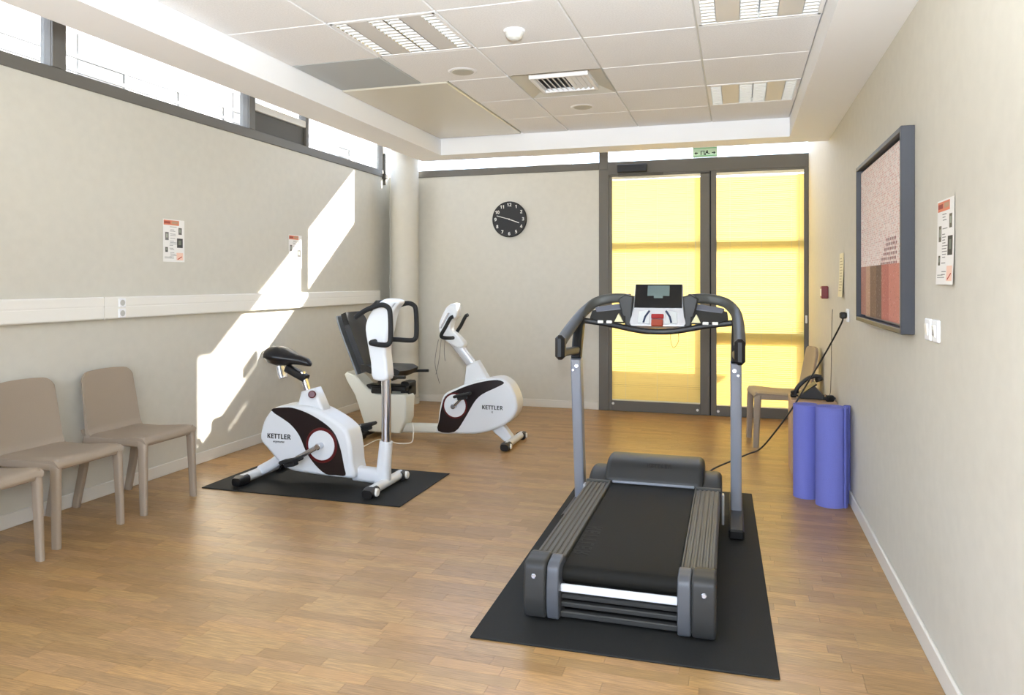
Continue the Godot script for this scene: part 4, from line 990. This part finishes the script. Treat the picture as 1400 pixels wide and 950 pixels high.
func build_foam_rolls():
	# rolled exercise mats: a spiral of thick foam standing on end
	for a in [[Vector3(0.562, 0, -5.02), 0.098, 0.615, 0.3, "fattest purple rolled exercise mat standing in front of the other two rolls"], [Vector3(0.430, 0, -5.17), 0.085, 0.600, 1.6, "slimmer purple rolled exercise mat standing on the side towards the treadmill"], [Vector3(0.664, 0, -5.095), 0.022, 0.615, 2.6, "thinnest purple rolled mat squeezed against the wall"]]:
		var t := thing("foam_roll", a[4], "exercise mat", a[0], a[3], "purple rolled exercise mats")
		var R: float = a[1]
		var turns: float = maxf(1.6, (R - 0.018) / 0.013)
		var outer := []; var n := int(turns * 26)
		for i in n + 1:
			var th := TAU * turns * i / n
			var r := 0.018 + (R - 0.018) * i / n
			outer.append(Vector2(cos(th) * r, sin(th) * r))
		var inner := []
		for i in n + 1:
			var th := TAU * turns * i / n
			var r := 0.018 + (R - 0.018) * i / n - 0.0085
			inner.append(Vector2(cos(th) * r, sin(th) * r))
		var st := mb()
		var h: float = a[2]
		for i in n:
			var o0: Vector2 = outer[i]; var o1: Vector2 = outer[i + 1]; var i0: Vector2 = inner[i]; var i1: Vector2 = inner[i + 1]
			var n0 := Vector3(o0.x, 0, o0.y).normalized(); var n1 := Vector3(o1.x, 0, o1.y).normalized()
			var A := Vector3(o0.x, 0, o0.y); var B := Vector3(o1.x, 0, o1.y); var C := Vector3(i0.x, 0, i0.y); var D := Vector3(i1.x, 0, i1.y)
			var U := Vector3(0, h, 0)
			tri(st, A, B, B + U, n0, n1, n1); tri(st, A, B + U, A + U, n0, n1, n0)
			tri(st, C, D, D + U, -n0, -n1, -n1); tri(st, C, D + U, C + U, -n0, -n1, -n0)
			face(st, [A + U, B + U, D + U, C + U], Vector3.UP)
			face(st, [A, B, D, C], Vector3.DOWN)
		var oe: Vector2 = outer[n]; var ie: Vector2 = inner[n]
		face(st, [Vector3(oe.x, 0, oe.y), Vector3(ie.x, 0, ie.y), Vector3(ie.x, h, ie.y), Vector3(oe.x, h, oe.y)], Vector3(-oe.y, 0, oe.x).normalized())
		obj("roll", st, MT.purple, t)

func poster_image(sd: int, warm: bool) -> Image:
	var r := RandomNumberGenerator.new(); r.seed = sd
	var im := Image.create(210, 297, true, Image.FORMAT_RGB8)
	im.fill(Color(0.93, 0.92, 0.90))
	im.fill_rect(Rect2i(6, 6, 150, 34), Color(0.86, 0.52, 0.40))
	im.fill_rect(Rect2i(10, 14, 60, 16), Color(0.62, 0.30, 0.24)); im.fill_rect(Rect2i(84, 12, 62, 18), Color(0.74, 0.60, 0.48))
	var boxes := [[20, 90, 34, 56, 0.45], [150, 55, 34, 48, 0.40], [135, 130, 58, 66, 0.26], [20, 195, 26, 34, 0.35]]
	for b in boxes:
		im.fill_rect(Rect2i(b[0], b[1], b[2], b[3]), Color(b[4] * 1.05, b[4], b[4] * (0.85 if warm else 0.98)))
		im.fill_rect(Rect2i(b[0] + b[2] / 4, b[1] + b[3] / 5, b[2] / 2, b[3] / 2), Color(b[4] + 0.2, b[4] + 0.22, b[4] + 0.16))
	for i in 22:
		var y := 50 + i * 10
		if r.randf() < 0.3: continue
		im.fill_rect(Rect2i(60 + r.randi() % 12, y, 30 + r.randi() % 40, 3), Color(0.55, 0.54, 0.52))
	im.fill_rect(Rect2i(130, 232, 66, 52), Color(0.95, 0.80, 0.72))
	for i in 40: im.fill_rect(Rect2i(140 + i, 276 - i / 2, 6, 4), Color(0.72, 0.25, 0.20))
	im.fill_rect(Rect2i(14, 270, 90, 3), Color(0.6, 0.6, 0.58)); im.fill_rect(Rect2i(14, 262, 70, 3), Color(0.6, 0.6, 0.58))
	return im
func sheet_of_paper(im: Image, at: Vector3, right: Vector3, w: float, h: float, bow: float, label: String):
	var nrm := right.cross(Vector3.UP).normalized()
	var st := mb()
	for k in 6:
		for back in 2:
			var y0 := h * (0.5 - k / 6.0); var y1 := h * (0.5 - (k + 1) / 6.0)
			var b0 := 0.003 + bow * pow(k / 6.0, 2) - 0.0006 * back; var b1 := 0.003 + bow * pow((k + 1) / 6.0, 2) - 0.0006 * back
			var A := right * -w / 2 + Vector3(0, y0, 0) + nrm * b0; var B := right * w / 2 + Vector3(0, y0, 0) + nrm * b0
			var C := right * w / 2 + Vector3(0, y1, 0) + nrm * b1; var D := right * -w / 2 + Vector3(0, y1, 0) + nrm * b1
			face(st, [A, B, C, D], nrm if back == 0 else -nrm, [Vector2(0, k / 6.0), Vector2(1, k / 6.0), Vector2(1, (k + 1) / 6.0), Vector2(0, (k + 1) / 6.0)])
	var o := obj("poster", st, image_mat(im), null); o.position = at
	tag(o, label, "poster")

func art_image() -> Image:
	var r := RandomNumberGenerator.new(); r.seed = 77
	var W := 480; var H := 360
	var im := Image.create(W, H, true, Image.FORMAT_RGB8)
	im.fill(Color(0.93, 0.87, 0.85))
	var cols := [Color(0.88, 0.78, 0.75), Color(0.82, 0.64, 0.60), Color(0.94, 0.92, 0.90), Color(0.76, 0.73, 0.71), Color(0.90, 0.84, 0.80), Color(0.80, 0.60, 0.57)]
	for y in range(0, 240, 5):
		for x in range(0, W, 6):
			var c: Color = cols[r.randi() % 6]
			im.fill_rect(Rect2i(x + (y / 5 % 2) * 3, y + 1, 3 + r.randi() % 2, 3), c)
	# darker checks low on one side, then broad bands
	for y in range(185, 245, 10):
		for x in range(230, 400, 12):
			if x - 230 > (240 - y) * 1.5: im.fill_rect(Rect2i(x + (y / 10 % 2) * 6, y, 6, 6), Color(0.42, 0.16, 0.17))
	var bands := [[0, 70, Color(0.70, 0.50, 0.44)], [70, 55, Color(0.76, 0.60, 0.50)], [125, 75, Color(0.52, 0.40, 0.31)], [200, 60, Color(0.44, 0.34, 0.28)], [260, 75, Color(0.74, 0.44, 0.39)], [335, 100, Color(0.80, 0.52, 0.46)], [435, 45, Color(0.80, 0.70, 0.66)]]
	for b in bands:
		im.fill_rect(Rect2i(b[0], 240, b[1], 120), b[2])
		for k in 90:
			var q: Color = b[2]; im.fill_rect(Rect2i(b[0] + r.randi() % b[1], 240 + r.randi() % 118, 3, 2), q.lightened(0.25) if r.randf() < 0.5 else q.darkened(0.2))
	return im

func build_wall_things():
	var st := mb()
	# cable trunking with its sockets
	var t := thing("cable_trunking", "long white cable trunking running along the wall above the chairs", "trunking", Vector3(XL, 1.155, 0))
	st = mb(); bx2(st, Vector3(0, 0, -7.66), Vector3(0.05, 0.145, ZF), 0.006); obj("channel", st, MT.trunk, t)
	st = mb(); bx2(st, Vector3(0.048, 0.086, -7.655), Vector3(0.053, 0.138, ZF - 0.01), 0.001); bx2(st, Vector3(0.048, 0.008, -7.655), Vector3(0.053, 0.078, ZF - 0.01), 0.001); obj("cover", st, MT.trunk, t)
	st = mb(); bx2(st, Vector3(0.05, 0.0, -3.80), Vector3(0.055, 0.145, -3.796), 0.0); obj("joint", st, MT.skirting, t)
	for y in [0.035, 0.105]:
		st = mb(); bx2(st, Vector3(0.05, y - 0.03, -3.97), Vector3(0.06, y + 0.03, -3.91), 0.004); var so := obj("socket", st, MT.white, t)
		st = mb(); disc(st, Vector3(0.0595, y, -3.94), Vector3(1, 0, 0), 0.02, 0.001, 18); obj("socket_face", st, mat(Color(0.74, 0.74, 0.72), 0.5), so)
	# posters
	sheet_of_paper(poster_image(5, false), Vector3(XL, 1.70, -4.47), Vector3(0, 0, -1), 0.215, 0.31, 0.002, "paper notice with orange heading above the chairs")
	sheet_of_paper(poster_image(6, false), Vector3(XL, 1.68, -6.03), Vector3(0, 0, -1), 0.215, 0.31, 0.002, "paper notice at the edge of the sunlit patch on the wall")
	sheet_of_paper(poster_image(7, true), Vector3(XR, 1.537, -2.862), Vector3(0, 0, 1), 0.215, 0.295, 0.006, "paper notice with orange heading above the light switches")
	var cream := Image.create(64, 90, true, Image.FORMAT_RGB8); cream.fill(Color(0.93, 0.89, 0.74))
	for i in 12: cream.fill_rect(Rect2i(8, 10 + i * 6, 30 + (i * 7) % 16, 2), Color(0.75, 0.70, 0.55))
	sheet_of_paper(cream, Vector3(XR, 1.445, -5.51), Vector3(0, 0, 1), 0.215, 0.30, 0.012, "plain cream notice between the red call point and the picture")
	# clock
	var c := thing("wall_clock", "round black wall clock with white numerals", "clock", Vector3(-2.463, 2.104, ZB))
	st = mb(); lathe(st, [Vector2(0.19, 0.0), Vector2(0.202, 0.008), Vector2(0.202, 0.03), Vector2(0.196, 0.036), Vector2(0.190, 0.032), Vector2(0.0001, 0.032)], 56, Transform3D(Basis(Vector3.RIGHT, PI / 2), Vector3.ZERO)); obj("case", st, mat(Color(0.10, 0.095, 0.09), 0.5), c)
	var wt := mat(Color(0.90, 0.89, 0.86), 0.5)
	for k in range(1, 13):
		var a := TAU * k / 12.0
		word("numeral", str(k), "Droid Sans", true, 0.036, 0.002, wt, c, Transform3D(Basis.IDENTITY, Vector3(sin(a) * 0.163, cos(a) * 0.163, 0.033)))
	for hnd in [[0.152, 286.0, 0.007, "minute_hand"], [0.125, 110.0, 0.009, "hour_hand"]]:
		var a := deg_to_rad(hnd[1])
		st = mb(); bx(st, Vector3(sin(a), cos(a), 0) * (hnd[0] / 2 - 0.015) + Vector3(0, 0, 0.037), Vector3(hnd[2], hnd[0] + 0.03, 0.002), 0.0005, Basis(Vector3.BACK, -a)); obj(hnd[3], st, wt, c)
	st = mb(); disc(st, Vector3(0, 0, 0.032), Vector3(0, 0, 1), 0.009, 0.008, 16, 0.002); obj("hub", st, wt, c)
	# exit sign above the door
	var e := thing("exit_sign", "small green and white exit sign above the glazed door", "sign", Vector3(-0.322, 2.70, ZB + 0.04))
	st = mb(); bx2(st, Vector3(-0.125, 0.0, -0.03), Vector3(0.125, 0.10, 0.02), 0.004); obj("body", st, mat(Color(0.82, 0.90, 0.82), 0.5), e)
	var im := Image.create(240, 120, true, Image.FORMAT_RGB8); im.fill(Color(0.80, 0.92, 0.80))
	im.fill_rect(Rect2i(0, 0, 240, 12), Color(0.45, 0.75, 0.5)); im.fill_rect(Rect2i(0, 108, 240, 12), Color(0.45, 0.75, 0.5))
	var g := Color(0.06, 0.22, 0.12)
	for s in [0, 1]:
		for k in 18:
			var x: int = 12 + k if s == 0 else 226 - k
			im.fill_rect(Rect2i(x, 74 - k, 3, 2 * k + 4), g)
		im.fill_rect(Rect2i(30 if s == 0 else 190, 68, 18, 14), g)
	im.fill_rect(Rect2i(76, 44, 40, 60), g); im.fill_rect(Rect2i(84, 52, 24, 52), Color(0.80, 0.92, 0.80))
	im.fill_rect(Rect2i(136, 40, 14, 14), g); im.fill_rect(Rect2i(128, 56, 24, 24), g); im.fill_rect(Rect2i(118, 80, 12, 24), g); im.fill_rect(Rect2i(148, 78, 22, 10), g)
	st = mb(); face(st, [Vector3(-0.118, 0.095, 0.0205), Vector3(0.118, 0.095, 0.0205), Vector3(0.118, 0.006, 0.0205), Vector3(-0.118, 0.006, 0.0205)], Vector3(0, 0, 1), [Vector2(0, 0), Vector2(1, 0), Vector2(1, 1), Vector2(0, 1)]); obj("pictogram", st, image_mat(im, 0.4), e)
	# framed picture on the right wall
	var f := thing("framed_picture", "deep dark framed abstract picture in pinks and browns", "picture", Vector3(XR, 1.61, -3.93))
	var hz := 0.595; var hy := 0.425; var dp := 0.052
	var fm := mat(Color(0.235, 0.245, 0.275), 0.5)
	for s in [-1.0, 1.0]:
		st = mb(); bx2(st, Vector3(-dp, -hy, s * hz), Vector3(0, hy, s * (hz - 0.022)), 0.002); obj("frame_side", st, fm, f)
		st = mb(); bx2(st, Vector3(-dp, s * hy, -hz + 0.022), Vector3(0, s * (hy - 0.022), hz - 0.022), 0.002); obj("frame_rail", st, fm, f)
	st = mb(); bx2(st, Vector3(-0.030, -hy + 0.035, -hz + 0.035), Vector3(-0.004, hy - 0.035, hz - 0.035), 0.002); bx2(st, Vector3(-0.006, -hy + 0.02, -hz + 0.02), Vector3(-0.001, hy - 0.02, hz - 0.02), 0.0); obj("canvas", st, mat(Color(0.72, 0.66, 0.63), 0.8), f)
	st = mb(); face(st, [Vector3(-0.0305, hy - 0.036, -hz + 0.036), Vector3(-0.0305, hy - 0.036, hz - 0.036), Vector3(-0.0305, -hy + 0.036, hz - 0.036), Vector3(-0.0305, -hy + 0.036, -hz + 0.036)], Vector3(-1, 0, 0), [Vector2(0, 0), Vector2(1, 0), Vector2(1, 1), Vector2(0, 1)]); obj("artwork", st, image_mat(art_image()), f)
	# switches, socket, call point
	for a in [[-3.09, "white rocker light switch closer to the picture"], [-2.98, "white double switch plate below the paper notice"]]:
		var s := thing("light_switch", a[1], "switch", Vector3(XR, 1.222, a[0]), 0.0, "switch plates beside the picture")
		st = mb(); bx2(st, Vector3(-0.010, -0.041, -0.041), Vector3(0, 0.041, 0.041), 0.004); obj("plate", st, MT.white, s)
		st = mb(); bx(st, Vector3(-0.012, 0, 0), Vector3(0.008, 0.044, 0.03), 0.002, Basis(Vector3.BACK, 0.08)); obj("rocker", st, MT.trunk, s)
		if a[0] > -3.0:
			st = mb(); bx2(st, Vector3(-0.0115, -0.016, -0.004), Vector3(-0.0165, 0.016, 0.004), 0.001); obj("indicator", st, MT.plastic_grey, s)
	var so := thing("wall_socket", "white wall socket with the black treadmill plug", "socket", Vector3(XR, 1.182, -5.20))
	st = mb(); bx2(st, Vector3(-0.011, -0.042, -0.042), Vector3(0, 0.042, 0.042), 0.004); obj("plate", st, MT.white, so)
	st = mb(); disc(st, Vector3(-0.0105, 0, 0.0), Vector3(-1, 0, 0), 0.022, 0.001, 18); obj("socket_face", st, mat(Color(0.75, 0.75, 0.73), 0.5), so)
	var cp := thing("call_point", "red fire alarm call point near the glazed door", "alarm", Vector3(XR, 1.315, -6.35))
	st = mb(); bx2(st, Vector3(-0.05, -0.05, -0.05), Vector3(0, 0.05, 0.05), 0.006); obj("box", st, mat(Color(0.50, 0.16, 0.17), 0.45), cp)
	st = mb(); bx2(st, Vector3(-0.053, -0.028, -0.03), Vector3(-0.049, 0.028, 0.03), 0.001); obj("glass_plate", st, MT.trunk, cp)

func build_ceiling_things():
	var pz := 6.30 / 11.0
	var n := 0
	var labs := {4: "recessed louvre ceiling light", }
	for a in [[1, 4, "recessed louvre ceiling light beside the grey tile"], [4, 4, "recessed louvre ceiling light over the treadmill"], [4, 1, "recessed louvre ceiling light nearest the glazed door"], [1, 7, "recessed louvre ceiling light in the row away from the picture wall"], [4, 7, "recessed louvre ceiling light over the large mat's open end"], [1, 10, "recessed louvre ceiling light at the closed end of the room"], [4, 10, "recessed louvre ceiling light in the corner of the closed end"]]:
		var c := Vector3(-2.5 + 0.577 * (a[0] + 0.5), 2.66, -6.05 + pz * (a[1] + 0.5))
		var t := thing("ceiling_light", a[2], "ceiling light", c, 0.0, "square louvre lights in the hung ceiling")
		var h := 0.277
		var st := mb()
		for s in [-1.0, 1.0]:
			bx2(st, Vector3(s * h, -0.002, -h), Vector3(s * (h + 0.006), 0.035, h), 0); bx2(st, Vector3(-h, -0.002, s * h), Vector3(h, 0.035, s * (h + 0.004)), 0)
			bx2(st, Vector3(s * (h - 0.014), -0.002, -h), Vector3(s * h, 0.004, h), 0.001); bx2(st, Vector3(-h, -0.002, s * (h - 0.02)), Vector3(h, 0.004, s * h), 0.001)
		bx2(st, Vector3(-h, 0.034, -h), Vector3(h, 0.038, h), 0)
		obj("housing", st, MT.white, t)
		for x in [[-0.195, -0.085], [0.085, 0.195]]:
			st = mb(); bx2(st, Vector3(x[0], 0.0, -h + 0.02), Vector3(x[1], 0.03, h - 0.02), 0.002); obj("panel", st, mat(Color(0.84, 0.83, 0.82), 0.5), t)
		for x in [[-0.262, -0.197], [-0.083, -0.003], [0.003, 0.083], [0.197, 0.262]]:
			var mid: float = (x[0] + x[1]) / 2; var hw: float = (x[1] - x[0]) / 2
			st = mb()
			for s in [-1.0, 1.0]:
				face(st, [Vector3(mid + s * hw, 0.0, -h + 0.02), Vector3(mid + s * hw, 0.0, h - 0.02), Vector3(mid + s * hw * 0.45, 0.033, h - 0.02), Vector3(mid + s * hw * 0.45, 0.033, -h + 0.02)], Vector3(-s, -0.6, 0).normalized())
			face(st, [Vector3(mid - hw * 0.45, 0.033, -h + 0.02), Vector3(mid + hw * 0.45, 0.033, -h + 0.02), Vector3(mid + hw * 0.45, 0.033, h - 0.02), Vector3(mid - hw * 0.45, 0.033, h - 0.02)], Vector3.DOWN)
			obj("reflector", st, mat(Color(0.72, 0.72, 0.71), 0.18, 0.9), t)
			st = mb(); tube(st, [Vector3(mid, 0.022, -h + 0.03), Vector3(mid, 0.022, h - 0.03)], 0.008, 10); obj("lamp_tube", st, mat(Color(0.97, 0.97, 0.95), 0.3), t)
			st = mb()
			for k in 12:
				var z := -h + 0.045 + k * (2 * h - 0.09) / 11.0
				extrude(st, [Vector2(mid - hw, 0.0), Vector2(mid + hw, 0.0), Vector2(mid + hw * 0.6, 0.022), Vector2(mid - hw * 0.6, 0.022)], z - 0.004, z + 0.004)
			var l := obj("louvre", st, mat(Color(0.95, 0.95, 0.94), 0.4), t); l.set_meta("kind", "stuff")
	# air vent
	var v := thing("air_vent", "square recessed air vent grille in the hung ceiling", "vent", Vector3(-2.5 + 0.577 * 2.5, 2.66, -6.05 + pz * 2.5))
	var st := mb(); var q := 0.284; var fm := mat(Color(0.80, 0.79, 0.75), 0.55)
	bx2(st, Vector3(-q, 0.03, -q), Vector3(q, 0.036, q), 0)
	for s in [-1.0, 1.0]:
		face(st, [Vector3(s * q, 0, -q), Vector3(s * q, 0, q), Vector3(s * 0.19, 0.03, 0.19), Vector3(s * 0.19, 0.03, -0.19)], Vector3(-s * 0.3, -1, 0).normalized())
		face(st, [Vector3(-q, 0, s * q), Vector3(q, 0, s * q), Vector3(0.19, 0.03, s * 0.19), Vector3(-0.19, 0.03, s * 0.19)], Vector3(0, -1, -s * 0.3).normalized())
	obj("recess", st, fm, v)
	st = mb()
	for s in [-1.0, 1.0]:
		bx2(st, Vector3(s * 0.165, 0.0, -0.185), Vector3(s * 0.187, 0.03, 0.185), 0.002); bx2(st, Vector3(-0.165, 0.0, s * 0.165), Vector3(0.165, 0.03, s * 0.187), 0.002)
	obj("frame", st, MT.white, v)
	st = mb(); bx2(st, Vector3(-0.17, 0.026, -0.17), Vector3(0.17, 0.031, 0.17), 0); obj("duct", st, MT.plastic_grey, v)
	for k in 10:
		st = mb(); bx(st, Vector3(-0.149 + 0.033 * k, 0.012, 0), Vector3(0.026, 0.003, 0.33), 0.0005, Basis(Vector3.BACK, deg_to_rad(35.0 if k > 5 else -35.0))); obj("blade", st, MT.white, v)
	# smoke detector and two flush discs
	var d := thing("smoke_detector", "white domed smoke detector on the hung ceiling", "detector", Vector3(-1.07, 2.66, -3.55))
	st = mb(); lathe(st, [Vector2(0.052, -0.012), Vector2(0.055, 0.0)], 28); obj("base", st, MT.white, d)
	st = mb(); lathe(st, [Vector2(0.0005, -0.05), Vector2(0.018, -0.048), Vector2(0.034, -0.040), Vector2(0.044, -0.026), Vector2(0.047, -0.012)], 28); obj("dome", st, mat(Color(0.86, 0.86, 0.84), 0.4), d)
	for a in [[Vector3(-1.575, 2.66, -4.15), "flush round speaker disc beside the metal hatch"], [Vector3(-1.065, 2.66, -5.24), "flush round speaker disc beyond the air vent"]]:
		var s := thing("ceiling_speaker", a[1], "speaker", a[0], 0.0, "flush discs in the hung ceiling")
		st = mb(); lathe(st, [Vector2(0.078, -0.004), Vector2(0.088, 0.0)], 32); obj("rim", st, MT.white, s)
		st = mb(); lathe(st, [Vector2(0.062, -0.007), Vector2(0.070, -0.003)], 32); obj("grille", st, mat(Color(0.76, 0.75, 0.71), 0.6), s)
